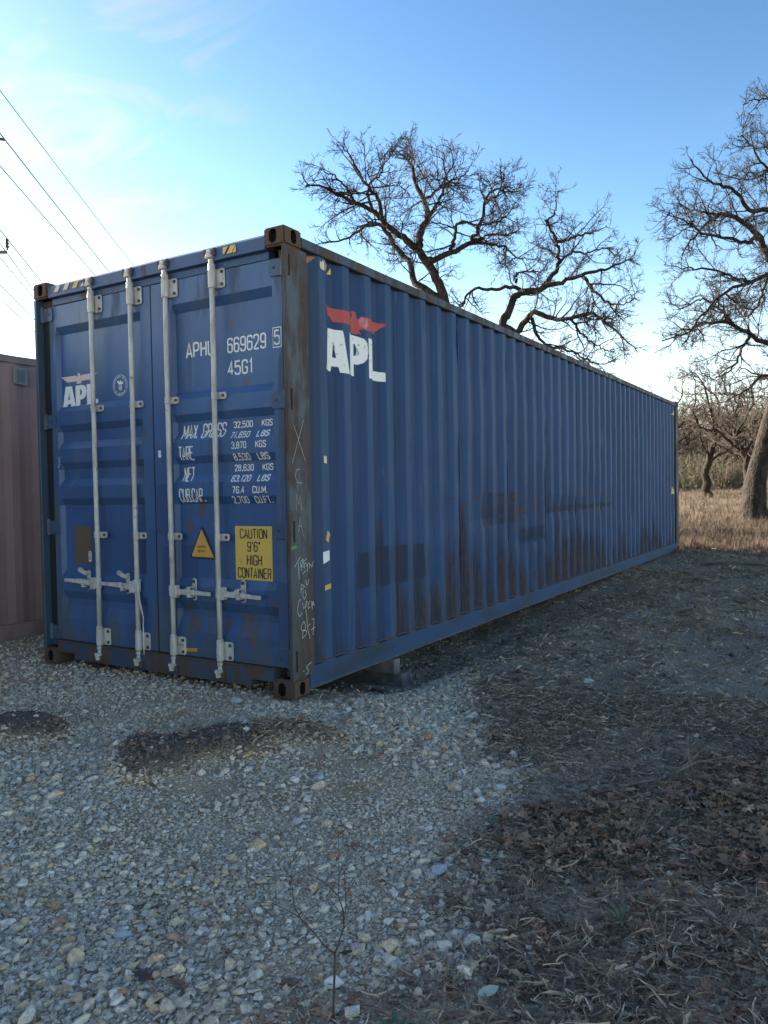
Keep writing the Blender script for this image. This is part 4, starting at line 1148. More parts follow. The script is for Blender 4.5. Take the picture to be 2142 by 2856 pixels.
def spawn(Pn, Rn, per_m, lo, hi, ang, k, wander, rmax, rmin, g, up=0.0, tmin=.12, tip=True, shrink=.5):
    n, kk, _ = Pn.shape
    seg = np.linalg.norm(np.diff(Pn, axis=1), axis=2); Ln = seg.sum(1)
    cnt = g.poisson(Ln * per_m) + (1 if tip else 0)
    par = np.repeat(np.arange(n), cnt); m = len(par)
    t = tmin + (1 - tmin) * g.random(m) ** .85
    if tip:
        first = np.cumsum(cnt) - cnt; t[first] = .97
    f = t * (kk - 1); i = np.minimum(f.astype(int), kk - 2); f = (f - i)[:, None]
    p = Pn[par, i] * (1 - f) + Pn[par, i + 1] * f
    tan = nrm(Pn[par, i + 1] - Pn[par, i])
    rp = Rn[par, i]
    q = g.normal(size=(m, 3)); q[:, 2] += up; q = nrm(q - tan * (q * tan).sum(1, keepdims=True))
    a = np.radians(g.uniform(ang[0], ang[1], m))[:, None]
    d = nrm(tan * np.cos(a) + q * np.sin(a))
    ln = g.uniform(lo, hi, m) * (1 - shrink * t) * np.minimum(1.0, .35 + Ln[par] / 1.2)
    out = np.empty((m, k, 3)); out[:, 0] = p
    for j in range(1, k):
        d = nrm(d + g.normal(size=(m, 3)) * wander + np.array([0, 0, up * .10]))
        out[:, j] = out[:, j - 1] + d * (ln / (k - 1))[:, None]
    r0 = np.minimum(rp * .75, rmax * g.uniform(.6, 1.0, m)); r0 = np.maximum(r0, rmin)
    rad = r0[:, None] + (rmin * .8 - r0[:, None]) * np.linspace(0, 1, k)[None]
    return out, np.maximum(rad, rmin * .7)
def resample(pts, k, g, jit, r0, r1):
    pts = np.array(pts, float)
    # Catmull-Rom through the points, then gnarl
    P = np.vstack([2 * pts[0] - pts[1], pts, 2 * pts[-1] - pts[-2]]); out = []
    u = np.linspace(0, len(pts) - 1, k)
    for a in u:
        i = min(int(a), len(pts) - 2); t = a - i; p0, p1, p2, p3 = P[i:i + 4]
        out.append(.5 * ((2 * p1) + (-p0 + p2) * t + (2 * p0 - 5 * p1 + 4 * p2 - p3) * t * t + (-p0 + 3 * p1 - 3 * p2 + p3) * t ** 3))
    out = np.array(out); out[1:-1] += g.normal(size=(k - 2, 3)) * jit
    return out, r0 + (r1 - r0) * np.linspace(0, 1, k) ** .8
def merge(parts, name):
    V, Fq, o = [], [], 0
    for v, f in parts: V.append(v); Fq.append(f + o); o += len(v)
    return np_mesh(name, np.vstack(V), np.vstack(Fq))
def crown_parts(Lp, Lr, g, dens=1.0, rmin=.0045, scale=1.0, up=.12):
    """branches, twigs and fine twigs growing out of limbs"""
    b1 = spawn(Lp, Lr, 2.2 * dens, .7 * scale, 1.7 * scale, (30, 75), 7, .20, .024, .006, g, up, .06, True, .68)
    b2 = spawn(*b1, 4.2 * dens, .28 * scale, .75 * scale, (28, 70), 5, .18, .0095, .0046, g, up, .1)
    b3 = spawn(*b2, 8.5 * dens, .10 * scale, .36 * scale, (25, 70), 4, .16, .0052, rmin, g, up, .1)
    b4 = spawn(Lp[:, Lp.shape[1] // 3:], Lr[:, Lr.shape[1] // 3:], 3.0 * dens, .15 * scale, .5 * scale, (35, 85), 4, .3, .009, rmin, g, up)
    return [tubes(*b1, 4), tubes(*b2, 3), tubes(*b3, 3), tubes(*b4, 3)]
def oak(limbs, base, label, seed, dens=1.0, rmin=.0040, k=26, scale=.96, sides=9, jit=.018):
    g = np.random.default_rng(seed)
    root = empty('oak_tree', (base[0], base[1], hz(base[0], base[1])), label, 'tree')
    LP, LR = [], []
    for i, (pts, r0, r1) in enumerate(limbs):
        f_ = .98 if i == 0 else .95
        Pp, Rr = resample(pts, k, g, jit * (1 if i else .6), r0 * f_, r1 * .7)
        if i == 0: Rr = Rr * (1 + .30 * np.exp(-np.maximum(Pp[:, 2] - Pp[0, 2] - .1, 0) / .30))
        v, f = tubes(Pp[None], Rr[None], sides + (5 if i == 0 else 0))
        o = link_mesh('trunk' if i == 0 else 'limb', np_mesh('limb', v, f), M_bark, root, True)
        if i or True:
            if i == 0: Pp, Rr = Pp[k // 2:], Rr[k // 2:]; Pp, Rr = resample(Pp[::3], k, g, 0, Rr[0], Rr[-1])
            LP.append(Pp); LR.append(Rr)
    LP, LR = np.array(LP), np.array(LR)
    link_mesh('crown', merge(crown_parts(LP, LR, g, dens, rmin, scale), 'crown'), M_twig, root)
    return root
OAK_A=[
 ([(-4.27,12.74,-0.10),(-4.42,12.64,1.60),(-4.82,12.54,3.60),(-5.20,12.52,5.66),(-5.38,12.43,6.22),(-5.60,12.31,6.64),(-5.73,12.24,6.88)],0.150,0.120),
 ([(-5.73,12.24,6.88),(-5.80,11.99,6.93),(-5.94,11.71,7.09),(-6.13,11.39,7.32),(-6.23,11.13,7.51),(-6.48,10.78,7.63),(-6.68,10.46,7.72),(-6.83,10.16,7.83),(-7.09,9.81,7.83)],0.100,0.025),
 ([(-5.73,12.24,6.88),(-5.70,12.36,7.22),(-5.60,12.54,7.67),(-5.73,12.58,8.08),(-5.95,12.55,8.49),(-6.04,12.62,8.95),(-6.23,12.61,9.21),(-6.46,12.58,9.42)],0.110,0.020),
 ([(-5.57,12.32,6.61),(-5.33,12.32,6.57),(-4.94,12.41,6.69),(-4.56,12.51,6.85),(-4.40,12.47,7.01),(-4.19,12.45,7.32),(-4.08,12.39,7.68),(-3.75,12.45,7.93),(-3.66,12.36,8.07)],0.090,0.020),
 ([(-5.20,12.52,5.66),(-5.86,12.34,6.14),(-6.04,12.45,6.59),(-6.38,12.46,7.02),(-6.77,12.45,7.60),(-7.07,12.48,7.77),(-7.54,12.39,7.60),(-7.95,12.34,7.46),(-8.41,12.26,7.47)],0.100,0.020),
 ([(-6.04,11.24,7.26),(-6.07,11.09,7.69),(-6.29,10.82,8.10),(-6.39,10.63,8.45),(-6.51,10.42,8.72)],0.060,0.015),
 ([(-5.61,12.57,7.68),(-5.53,12.86,8.02),(-5.44,13.17,8.58),(-5.55,13.35,9.04),(-5.66,13.53,9.51)],0.060,0.015),
 ([(-6.08,10.87,7.40),(-5.98,10.55,7.75),(-5.56,10.43,8.00),(-5.34,10.17,8.23)],0.040,0.012),
 ([(-4.97,12.46,6.70),(-4.76,12.22,7.01),(-4.53,11.99,7.15),(-3.97,11.95,6.99),(-3.47,11.88,7.02),(-3.02,11.78,7.18)],0.050,0.012),
 ([(-5.75,12.61,8.09),(-5.27,12.60,8.30),(-4.80,12.58,8.40),(-4.50,12.45,8.44)],0.040,0.012),
 ([(-6.36,10.59,7.55),(-6.47,10.41,7.86),(-6.67,10.19,8.07),(-6.86,9.96,8.18)],0.035,0.012),
 ([(-4.42,12.21,6.74),(-4.20,12.70,6.99),(-3.96,13.20,7.13),(-3.85,13.63,7.27)],0.035,0.012),
 ([(-4.56,12.51,6.85),(-4.20,12.60,6.80),(-3.80,12.75,6.70),(-3.45,12.80,6.40),(-3.15,12.90,6.35)],0.050,0.012),
 ([(-4.08,12.39,7.68),(-3.80,12.20,7.62),(-3.50,12.10,7.75),(-3.25,12.00,7.60)],0.035,0.010),
]
OAK_B=[
 ([(-3.83,13.84,-0.10),(-3.93,13.94,1.50),(-4.33,14.14,3.40),(-4.43,14.14,5.24),(-4.32,14.22,5.54),(-4.20,14.31,5.93),(-4.01,14.43,6.07)],0.130,0.110),
 ([(-4.01,14.43,6.07),(-3.72,14.43,6.06),(-3.39,14.47,6.15),(-3.06,14.50,6.16),(-2.60,14.62,6.30),(-2.19,14.70,6.36),(-1.84,14.75,6.45),(-1.48,14.80,6.53)],0.100,0.020),
 ([(-3.58,14.69,6.17),(-3.38,14.70,6.39),(-3.19,14.71,6.69),(-3.21,14.59,7.15),(-3.30,14.43,7.50),(-3.36,14.28,7.63)],0.080,0.030),
 ([(-3.36,14.28,7.63),(-3.15,14.34,7.77),(-3.11,14.30,8.06),(-3.04,14.26,8.25)],0.030,0.012),
 ([(-3.18,14.50,7.12),(-2.85,14.40,7.14),(-2.50,14.32,7.16),(-2.20,14.21,7.13),(-1.87,14.12,7.19)],0.050,0.012),
 ([(-4.43,14.14,5.24),(-4.08,14.14,5.05),(-3.83,14.09,5.29),(-3.58,14.03,5.45),(-3.24,14.02,5.29),(-2.95,13.98,5.19),(-2.67,13.93,5.17),(-2.21,14.00,5.25),(-1.94,13.95,5.03),(-1.67,13.89,4.78),(-1.37,13.85,4.49),(-1.13,13.77,4.20)],0.100,0.015),
 ([(-3.71,14.23,5.36),(-3.55,14.08,4.93),(-3.25,14.02,4.62),(-2.82,14.04,4.50),(-2.44,14.03,4.25),(-2.03,14.04,4.08),(-1.75,13.98,4.09)],0.050,0.012),
 ([(-4.01,14.43,6.07),(-4.26,14.47,6.25),(-4.80,14.33,6.23),(-5.25,14.24,6.27),(-5.52,14.26,5.99),(-5.68,14.34,5.92)],0.060,0.030),
 ([(-2.59,14.59,6.29),(-2.28,14.42,5.89),(-1.88,14.30,5.49),(-1.54,14.15,5.37),(-1.20,14.00,5.44)],0.050,0.012),
 ([(-4.15,14.35,6.32),(-4.27,14.58,6.55),(-4.09,14.98,6.73),(-3.89,15.40,6.79),(-3.82,15.74,7.09)],0.040,0.012),
 ([(-3.19,14.71,6.69),(-3.01,15.06,7.02),(-2.74,15.46,7.07),(-2.41,15.90,7.23),(-2.12,16.30,7.00)],0.040,0.012),
 ([(-2.70,14.02,5.19),(-2.56,14.27,4.90),(-2.38,14.55,4.71),(-2.15,14.86,4.52),(-2.00,15.12,4.49)],0.035,0.012),
]
OAK_C=[
 ([(0.51,19.91,0.20),(0.54,19.95,0.97),(0.67,20.05,1.86),(1.04,20.09,3.37),(1.42,20.02,4.84),(1.74,19.90,6.30),(1.80,19.85,7.30),(1.76,19.75,8.30),(1.70,19.50,9.30)],0.355,0.090),
 ([(1.78,19.87,6.60),(1.70,20.10,7.00),(1.28,19.69,7.12),(0.98,19.18,7.25),(0.84,18.79,7.66),(0.54,18.28,7.91),(0.29,17.81,8.05),(0.04,17.34,7.98),(-0.19,16.86,7.65),(-0.42,16.39,7.25),(-0.59,15.94,6.75)],0.140,0.020),
 ([(1.77,19.82,7.80),(1.50,19.60,8.40),(1.00,19.00,8.42),(0.62,18.48,8.33),(0.32,18.02,8.76),(0.02,17.54,8.78),(-0.27,17.08,8.96),(-0.50,16.66,9.24)],0.100,0.020),
 ([(1.36,20.02,4.60),(1.42,19.85,4.88),(1.29,19.53,4.95),(0.99,18.93,4.94),(0.63,18.30,5.12),(0.29,17.68,5.33),(-0.26,16.92,5.27),(-0.61,16.28,4.94),(-0.99,15.63,4.72)],0.120,0.020),
 ([(1.80,19.86,7.20),(1.60,19.80,7.22),(1.26,19.29,6.92),(1.02,18.67,6.65),(0.66,17.97,6.38),(0.25,17.24,6.07),(-0.15,16.52,5.50),(-0.30,15.94,5.05),(-0.49,15.34,4.52)],0.090,0.020),
 ([(1.74,19.65,8.60),(1.50,19.58,8.85),(1.18,19.14,9.16),(0.91,18.69,9.52),(0.65,18.25,9.92),(0.49,17.87,10.04)],0.070,0.015),
 ([(0.91,18.04,7.45),(0.63,17.40,7.22),(0.32,16.74,7.21),(-0.07,16.04,7.19),(-0.43,15.35,7.37),(-0.69,14.73,7.39)],0.060,0.015),
 ([(1.71,19.52,9.25),(1.70,19.30,9.85),(1.31,18.82,10.69),(1.05,18.53,11.03),(0.76,18.21,10.97),(0.54,17.92,10.80)],0.050,0.015),
 ([(0.06,17.19,7.94),(-0.28,16.83,7.98),(-0.62,16.47,8.05),(-0.78,16.22,8.32)],0.040,0.012),
 ([(0.68,17.86,6.35),(0.27,17.91,6.54),(-0.35,17.84,6.84),(-0.92,17.79,6.92),(-1.37,17.82,7.12)],0.050,0.012),
 ([(1.13,20.07,3.60),(1.30,19.90,3.85),(1.24,19.45,4.08),(0.88,18.79,4.09),(0.53,18.13,3.66),(0.20,17.48,3.40)],0.080,0.015),
 ([(1.72,19.60,8.95),(1.60,19.50,9.55),(1.15,19.48,9.74),(0.73,19.50,9.49),(0.30,19.52,9.54),(-0.14,19.54,9.76),(-0.43,19.66,10.28)],0.050,0.012),
 ([(0.64,18.15,5.09),(0.42,18.24,4.69),(0.20,18.33,4.27),(-0.22,18.30,4.08),(-0.54,18.34,4.23)],0.050,0.012),
 ([(0.31,17.49,5.30),(0.01,17.50,5.72),(-0.39,17.44,5.98),(-0.80,17.36,5.80),(-1.12,17.35,5.96)],0.040,0.012),
 ([(1.02,18.67,6.65),(0.77,18.93,6.00),(0.43,19.16,5.75),(0.08,19.40,6.19),(-0.39,19.56,6.47)],0.040,0.012),
]

OAK_C2 = [([(.90, 21.9, .2), (.96, 21.95, 1.1), (1.25, 22.15, 2.2), (1.75, 22.5, 3.6), (2.4, 23.0, 5.4)], .40, .2),
          ([(2.4, 23.0, 5.4), (2.3, 23.3, 6.5), (1.9, 23.4, 7.6), (1.6, 23.2, 8.6)], .14, .03), ([(2.4, 23.0, 5.4), (3.0, 22.6, 6.6), (3.4, 22.2, 7.8)], .14, .03),
          ([(1.75, 22.5, 3.6), (1.1, 22.9, 4.3), (.5, 23.3, 4.6), (-.2, 23.4, 5.0)], .09, .02)]
oak(OAK_A, (-4.27, 12.74), 'bare gnarled oak with the tallest rounded crown rising behind the middle of the blue container', 11, 2.3)
oak(OAK_B, (-3.83, 13.84), 'bare oak with long drooping limbs spreading over the far half of the container roof', 12, 2.1)
oak(OAK_C, (.51, 19.91), 'large oak with thick leaning furrowed trunk and dense bare crown, nearest past the container', 13, 2.2, sides=11, jit=.02)
oak(OAK_C2, (.90, 21.9), 'second leaning oak trunk, half hidden behind the thick furrowed trunk', 14, 1.0)

# oaks of the wood: three grown individually, their meshes shared by the rest
def wild_limbs(g, h, lean):
    tr = [(0, 0, -.1)]; x = y = 0.0
    for z in (.16, .32, .46): x += lean[0] * .1 * h + g.normal() * .03 * h; y += lean[1] * .1 * h + g.normal() * .03 * h; tr.append((x, y, z * h))
    limbs = [(tr, .030 * h, .017 * h)]
    for i in range(11):
        t = g.uniform(.5, 1.0) if i > 2 else 1.0
        f = t * 3; j = min(int(f), 2); f -= j
        p = np.array(tr[j]) * (1 - f) + np.array(tr[j + 1]) * f
        az = g.uniform(0, 6.28) if i > 2 else i * 2.1 + g.uniform(-.4, .4); el = g.uniform(.25, .9) if i > 2 else g.uniform(.7, 1.2)
        d = np.array([math.cos(az) * math.cos(el), math.sin(az) * math.cos(el), math.sin(el)]); L_ = g.uniform(.30, .58) * h
        q = [tuple(p)]
        for s in range(5):
            d = nrm(d + g.normal(size=3) * .30 + np.array([0, 0, .05])); p = p + d * L_ / 5; q.append(tuple(p))
        limbs.append((q, .012 * h * g.uniform(.8, 1.1), .002 * h))
    return limbs
def wood_oak(seed, h, lean, dens):
    g = np.random.default_rng(seed); limbs = wild_limbs(g, h, lean); LP, LR, wood = [], [], []
    for i, (pts, r0, r1) in enumerate(limbs):
        Pp, Rr = resample(pts, 16, g, .03, r0, r1)
        if i == 0: Rr = Rr * (1 + .4 * np.exp(-np.maximum(Pp[:, 2], 0) / .25))
        wood.append((Pp, Rr))
        if i: LP.append(Pp); LR.append(Rr)
    trunk = np_mesh('trunk', *tubes(wood[0][0][None], wood[0][1][None], 9))
    limb = merge([tubes(p[None], r[None], 6) for p, r in wood[1:]], 'limb')
    crown = merge(crown_parts(np.array(LP), np.array(LR), g, dens, .0075, 1.15, .2), 'crown')
    for m in (trunk, limb): m.materials.append(M_bark)
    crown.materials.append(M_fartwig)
    return trunk, limb, crown
WOOD = [wood_oak(31, 5.6, (.05, 0), 1.15), wood_oak(32, 5.2, (.25, .1), 1.1), wood_oak(33, 6.2, (-.2, .1), 1.15)]
def plant_wood_oak(x, y, v, s, rz, label, group=None):
    r = empty('oak_tree', (x, y, hz(x, y) - .05), label, 'tree', group); r.rotation_euler = (0, 0, rz); r.scale = (s, s, s)
    for nm, me in zip(('trunk', 'limbs', 'crown'), WOOD[v]):
        o = bpy.data.objects.new('branches' if nm == 'limbs' else nm, me); COL.objects.link(o); o.parent = r
    return r
plant_wood_oak(-2.90, 34.8, 0, 1.22, .6, 'slender forked oak standing alone in dry grass between the container end and the thick trunk')
plant_wood_oak(-6.3, 43.0, 2, 1.22, 2.0, 'pale twiggy oak whose crown shows over the far corner of the blue container')
plant_wood_oak(-4.3, 50.5, 1, 1.0, 1.0, 'thin leaning oak behind the slender forked oak, sunlit foot', 'oaks deep in the wood')
plant_wood_oak(-2.6, 47.5, 0, .95, 4.2, 'straight grey oak trunk deep in the wood, left of the thick trunk', 'oaks deep in the wood')
plant_wood_oak(-1.75, 37.6, 1, .95, 5.0, 'small oak with its trunk just right of the slender forked oak', 'oaks deep in the wood')
plant_wood_oak(-.9, 31.5, 2, .92, 1.1, 'low twiggy oak in the dry grass just left of the thick furrowed trunk', 'oaks deep in the wood')
plant_wood_oak(-.2, 40.5, 1, 1.18, 3.0, 'oak deep in the wood whose crown merges into the big tree at the right', 'oaks deep in the wood')
plant_wood_oak(1.8, 33.0, 2, 1.1, 5.2, 'oak in the wood right behind the thick furrowed trunk', 'oaks deep in the wood')
for x, y, v, s, rz, lb in ((-7.2, 56, 0, 1.25, 3.3, 'far bare oak of the back row, first past the container end'), (-3.7, 60, 2, 1.2, .3, 'far bare oak of the back row, middle one seen past the slender forked oak'),
        (-9.5, 48, 1, 1.15, 2.2, 'bare oak of the wood screened by the far end of the blue container'), (-1.2, 56, 1, 1.2, 5.5, 'far bare oak of the back row, just left of the thick furrowed trunk'),
        (2.6, 46, 0, 1.1, 1.7, 'bare oak of the wood beyond the two leaning trunks'), (4.4, 38, 2, 1.05, 4.0, 'bare oak standing well right of the two leaning trunks'),
        (5.6, 54, 1, 1.2, .9, 'farthest bare oak right of the two leaning trunks'), (-5.4, 66, 0, 1.35, 4.6, 'tall far oak at the very back, its crown above the back row'), (.8, 64, 2, 1.3, 2.7, 'tall far oak at the very back, hidden by the thick furrowed trunk')):
    plant_wood_oak(x, y, v, s, rz, lb, 'far oaks at the back of the wood')
plant_wood_oak(-9.6, 15.2, 1, .98, 1.2, 'low fuzzy oak crown just above the container roof, left of the tall oak')

# ------------------------------------------------------------------ scattering (ground cover nobody could count)
def gn_scatter(name, pts, rot, scl, idx, protos):
    lib = bpy.data.collections.new(name + '_kinds')
    for o in protos: lib.objects.link(o)
    me = bpy.data.meshes.new(name); me.vertices.add(len(pts)); me.vertices.foreach_set('co', np.ascontiguousarray(pts, np.float32).ravel())
    for nm, ty, dat, key in (('rot', 'FLOAT_VECTOR', rot, 'vector'), ('scl', 'FLOAT_VECTOR', scl, 'vector'), ('kind_index', 'INT', idx, 'value')):
        a = me.attributes.new(nm, ty, 'POINT'); a.data.foreach_set(key, np.ascontiguousarray(dat, np.int32 if ty == 'INT' else np.float32).ravel())
    o = bpy.data.objects.new(name, me); COL.objects.link(o)
    ng = bpy.data.node_groups.new(name + '_scatter', 'GeometryNodeTree')
    ng.interface.new_socket('Geometry', in_out='INPUT', socket_type='NodeSocketGeometry'); ng.interface.new_socket('Geometry', in_out='OUTPUT', socket_type='NodeSocketGeometry')
    N, K = ng.nodes, ng.links
    gi, go = N.new('NodeGroupInput'), N.new('NodeGroupOutput')
    ci = N.new('GeometryNodeCollectionInfo'); ci.inputs['Collection'].default_value = lib; ci.inputs['Separate Children'].default_value = True; ci.inputs['Reset Children'].default_value = True
    iop = N.new('GeometryNodeInstanceOnPoints'); iop.inputs['Pick Instance'].default_value = True
    def na(nm, ty):
        n = N.new('GeometryNodeInputNamedAttribute'); n.data_type = ty; n.inputs['Name'].default_value = nm; return n.outputs['Attribute']
    K.new(gi.outputs[0], iop.inputs['Points']); K.new(ci.outputs[0], iop.inputs['Instance'])
    K.new(na('kind_index', 'INT'), iop.inputs['Instance Index']); K.new(na('rot', 'FLOAT_VECTOR'), iop.inputs['Rotation']); K.new(na('scl', 'FLOAT_VECTOR'), iop.inputs['Scale'])
    K.new(iop.outputs[0], go.inputs[0])
    md_ = o.modifiers.new('scatter', 'NODES'); md_.node_group = ng
    return o
def proto(name, me, mat):
    me.materials.append(mat); return bpy.data.objects.new(name, me)

# stones
def stone_mesh(i, n=13, flat=.6, sub=False):
    g = np.random.default_rng(100 + i)
    bm = bmesh.new()
    p = g.normal(size=(n, 3)); p = nrm(p) * g.uniform(.8, 1.0, (n, 1)); p *= np.array([1.0, g.uniform(.62, .95), flat * g.uniform(.8, 1.1)])
    for q in p: bm.verts.new(q)
    r = bmesh.ops.convex_hull(bm, input=bm.verts[:])
    bmesh.ops.delete(bm, geom=[v for v in bm.verts if not v.link_faces], context='VERTS')
    if sub:
        bmesh.ops.bevel(bm, geom=bm.edges[:], offset=.09, segments=2, affect='EDGES', clamp_overlap=True)
    bmesh.ops.recalc_face_normals(bm, faces=bm.faces)
    me = bpy.data.meshes.new('stone'); bm.to_mesh(me); bm.free(); return me
def mat_stone(name='gravel_stone'):
    t = NT(name); r = t.rand()
    col = t.crange(r, [(0, (.44, .365, .28)), (.14, (.64, .55, .44)), (.28, (.50, .45, .385)), (.40, (.76, .67, .55)), (.52, (.60, .46, .29)), (.62, (.83, .75, .63)), (.72, (.55, .46, .35)), (.80, (.68, .50, .30)), (.87, (.38, .33, .275)), (.93, (.48, .27, .15)), (1.0, (.88, .82, .71))])
    a = t.noise((1, 1, 1), 1.6, 5, .65)
    mn = t.n.new('ShaderNodeMix'); mn.data_type = 'RGBA'; mn.blend_type = 'MULTIPLY'; mn.inputs['Factor'].default_value = 1
    t.put(mn.inputs[6], col); t.put(mn.inputs[7], t.mix(t.ramp(a, .35, .65), (.72, .70, .68), (1.08, 1.07, 1.05)))
    t.bump(t.noise((1, 1, 1), 4, 5, .7), .35, .1)
    return t.fin(mn.outputs[2], .8, 0, .25)
M_stone = mat_stone()
PROT = [proto('stone_shape', stone_mesh(i, 19 if i < 8 else 13, .66 if i % 3 else .42, False), M_stone) for i in range(14)]

def sector(n, dmin, dmax, g, a0=-31, a1=31, power=1.0):
    """random ground points in the wedge in front of the standing place (a little wider than the view)"""
    d = np.sqrt(g.random(n) * (dmax ** 2 - dmin ** 2) + dmin ** 2) if power == 1 else dmin + (dmax - dmin) * g.random(n) ** power
    a = np.radians(31.26 - g.uniform(a0, a1, n))
    return np.column_stack([CAM.x - np.sin(a) * d, CAM.y + np.cos(a) * d])
def inside_blue(P): return (P[:, 0] < .0) & (P[:, 0] > -W) & (P[:, 1] > .1) & (P[:, 1] < L)
def clear(P):
    x, y = P[:, 0], P[:, 1]
    cast = (np.abs(x + .08) < .12) & (y > -.03) & (y < .2) | ((x < -W + .19) & (x > -W - .03) & (y > -.03) & (y < .2))
    blk = (x > -.62) & (x < .09) & (y > 1.15) & (y < 1.35)
    deep = (x < -.9) & (x > -W) & (y > .7) & (y < L - .3)
    br = (x < BX + .02)
    return ~(cast | blk | deep | br)
gs = np.random.default_rng(5)
pts, sc = [], []
def band_stones(n, d0, d1, rlo, rhi, clump, thr):
    P = sector(n, d0, d1, gs)
    m = gravel_mask(P); md_ = mound(P)
    under = sstep(0.05, .3, P[:, 1]) * (P[:, 0] < .3)
    q = vnoise(P, clump, 21, 3)
    keep = (gs.random(len(P)) < m * (1 - .97 * sstep(.3, .85, md_)) * (1 - .45 * under)) & (q > thr + (gs.random(len(P)) - .5) * .25) & clear(P)
    P = P[keep]; r = rlo * (rhi / rlo) ** (gs.random(len(P)) ** 1.6)
    pts.append(P); sc.append(r)
band_stones(70000, 1.6, 3.1, .0034, .0078, 1.6, .30)
band_stones(27000, 1.6, 3.6, .0072, .0138, 2.6, .42)
band_stones(10500, 1.6, 4.2, .012, .0225, 2.0, .44)
band_stones(2000, 1.6, 4.6, .020, .036, 1.6, .45)
band_stones(80, 1.7, 4.4, .034, .050, 1.3, .45)
band_stones(40000, 3.1, 5.2, .0055, .0115, 1.6, .36)
band_stones(24000, 3.4, 5.8, .009, .0175, 2.4, .42)
band_stones(4200, 4.2, 7.5, .016, .030, 1.8, .42)
band_stones(30000, 5.2, 9.5, .010, .020, 1.0, -1)
P = np.vstack(pts); r = np.concatenate(sc)
# strays on the soil
Ps = sector(2600, 1.7, 9, gs, -5, 31); ks = clear(Ps) & (gravel_mask(Ps) < .5); Ps = Ps[ks]
P = np.vstack([P, Ps]); r = np.concatenate([r, .007 + .012 * gs.random(len(Ps)) ** 2])
z = height(P)
n = len(P)
rot = np.column_stack([gs.normal(0, .3, n), gs.normal(0, .3, n), gs.uniform(0, 6.28, n)])
s3 = r[:, None] * gs.uniform(.72, 1.3, (n, 3))
gravel = gn_scatter('gravel', np.column_stack([P, z + r * gs.uniform(.0, .40, n)]), rot, s3, gs.integers(0, len(PROT), n), PROT)
tag(gravel, 'pale crushed limestone gravel in front of the blue container', kind='stuff')

# crumbs and clods of dark soil
M_clod = NT('soil_clod')
M_clod = M_clod.fin(M_clod.mix(M_clod.rand(), (.10, .075, .057), (.24, .19, .145)), .95, 0, .1)
CLOD = [proto('clod_shape', stone_mesh(40 + i, 11, .75, False), M_clod) for i in range(6)]
gk = np.random.default_rng(15)
P = np.vstack([sector(30000, 1.7, 4.6, gk, -31, 31), sector(24000, 4.6, 15, gk, -4, 31)])
dens_ = np.maximum(mound(P) * .8, (1 - gravel_mask(P)) * (.06 + .55 * sstep(.52, .72, vnoise(P, 1.7, 71, 4))))
P = P[(gk.random(len(P)) < dens_) & clear(P)]; n = len(P); r = .004 + .016 * gk.random(n) ** 2.6; r = r * np.where(np.hypot(P[:, 0] - CAM.x, P[:, 1] - CAM.y) > 5, 1.7, 1)
clods = gn_scatter('soil_clods', np.column_stack([P, height(P) + r * .2]), gk.uniform(0, 6.28, (n, 3)), r[:, None] * gk.uniform(.7, 1.3, (n, 3)), gk.integers(0, 6, n), CLOD)
tag(clods, 'crumbly dark soil clods on the heaps and the bare ground', kind='stuff')

# fallen oak leaves
def leaf_mesh(i):
    g = np.random.default_rng(300 + i)
    half = [(0, 0.03), (.18, .05), (.26, .20), (.36, .17), (.46, .10), (.56, .32), (.64, .34), (.68, .16), (.78, .10), (.88, .22), (.96, .14), (1.0, .0)]
    half = [(a, b * g.uniform(.75, 1.25) * 1.05) for a, b in half]
    V, Fc = [], []
    cu, cv, tw = g.uniform(-.6, .9), g.uniform(-.9, 1.3), g.uniform(-.6, .6)
    for a, b in half:
        for s in (-1, 0, 1):
            y = s * b; x = a - .5
            zc = cu * x * x * .9 + cv * y * y * 1.4 + tw * x * y
            V.append((x, y, zc))
    m = len(half)
    for k in range(m - 1):
        for s in (0, 1): Fc.append((3 * k + s, 3 * k + 3 + s, 3 * k + 4 + s, 3 * k + 1 + s))
    me = bpy.data.meshes.new('leaf'); me.from_pydata(V, [], Fc); return me
def mat_leaf():
    t = NT('dead_oak_leaf'); r = t.rand()
    col = t.crange(r, [(0, (.15, .088, .058)), (.3, (.25, .145, .095)), (.55, (.21, .135, .095)), (.74, (.33, .195, .122)), (.87, (.38, .265, .18)), (.95, (.48, .36, .25)), (1, (.34, .145, .08))])
    a = t.noise((1, 1, 1), 5, 4)
    return t.fin(t.mix(t.ramp(a, .4, .7), col, (.15, .098, .068)), .75, 0, .3)
M_leaf = mat_leaf()
LEAVES = [proto('leaf_shape', leaf_mesh(i), M_leaf) for i in range(8)]
gl_ = np.random.default_rng(6)
def leaf_density(P):
    x, y = P[:, 0], P[:, 1]
    soil = 1 - gravel_mask(P)
    d1 = np.hypot((x - 2.06) / .34, (y + .98) / .36); pile1 = sstep(1.45, .5, d1 + (vnoise(P, 5, 31, 4) - .5) * 1.3)
    d2 = np.hypot((x - 2.62 + .0 * y) / .42, (y + .25) / .85); pile2 = sstep(1.35, .25, d2 + (vnoise(P, 4, 32, 4) - .5) * 1.5)
    near = sstep(-1.2, -1.6, y) * .34 * sstep(.25, .6, vnoise(P, 3, 33, 3))
    pat = sstep(.58, .72, vnoise(P, .9, 34, 3)) * .5
    far = .05 + .22 * sstep(8.5, 10.5, y) * (y < 12.5) + .25 * (y > 12.5)
    return np.clip(soil * np.maximum.reduce([pile1, pile2 * .85, near, pat, far + 0 * x]) + mound(P) * .10 + .006, 0, 1), np.maximum(pile1, pile2)
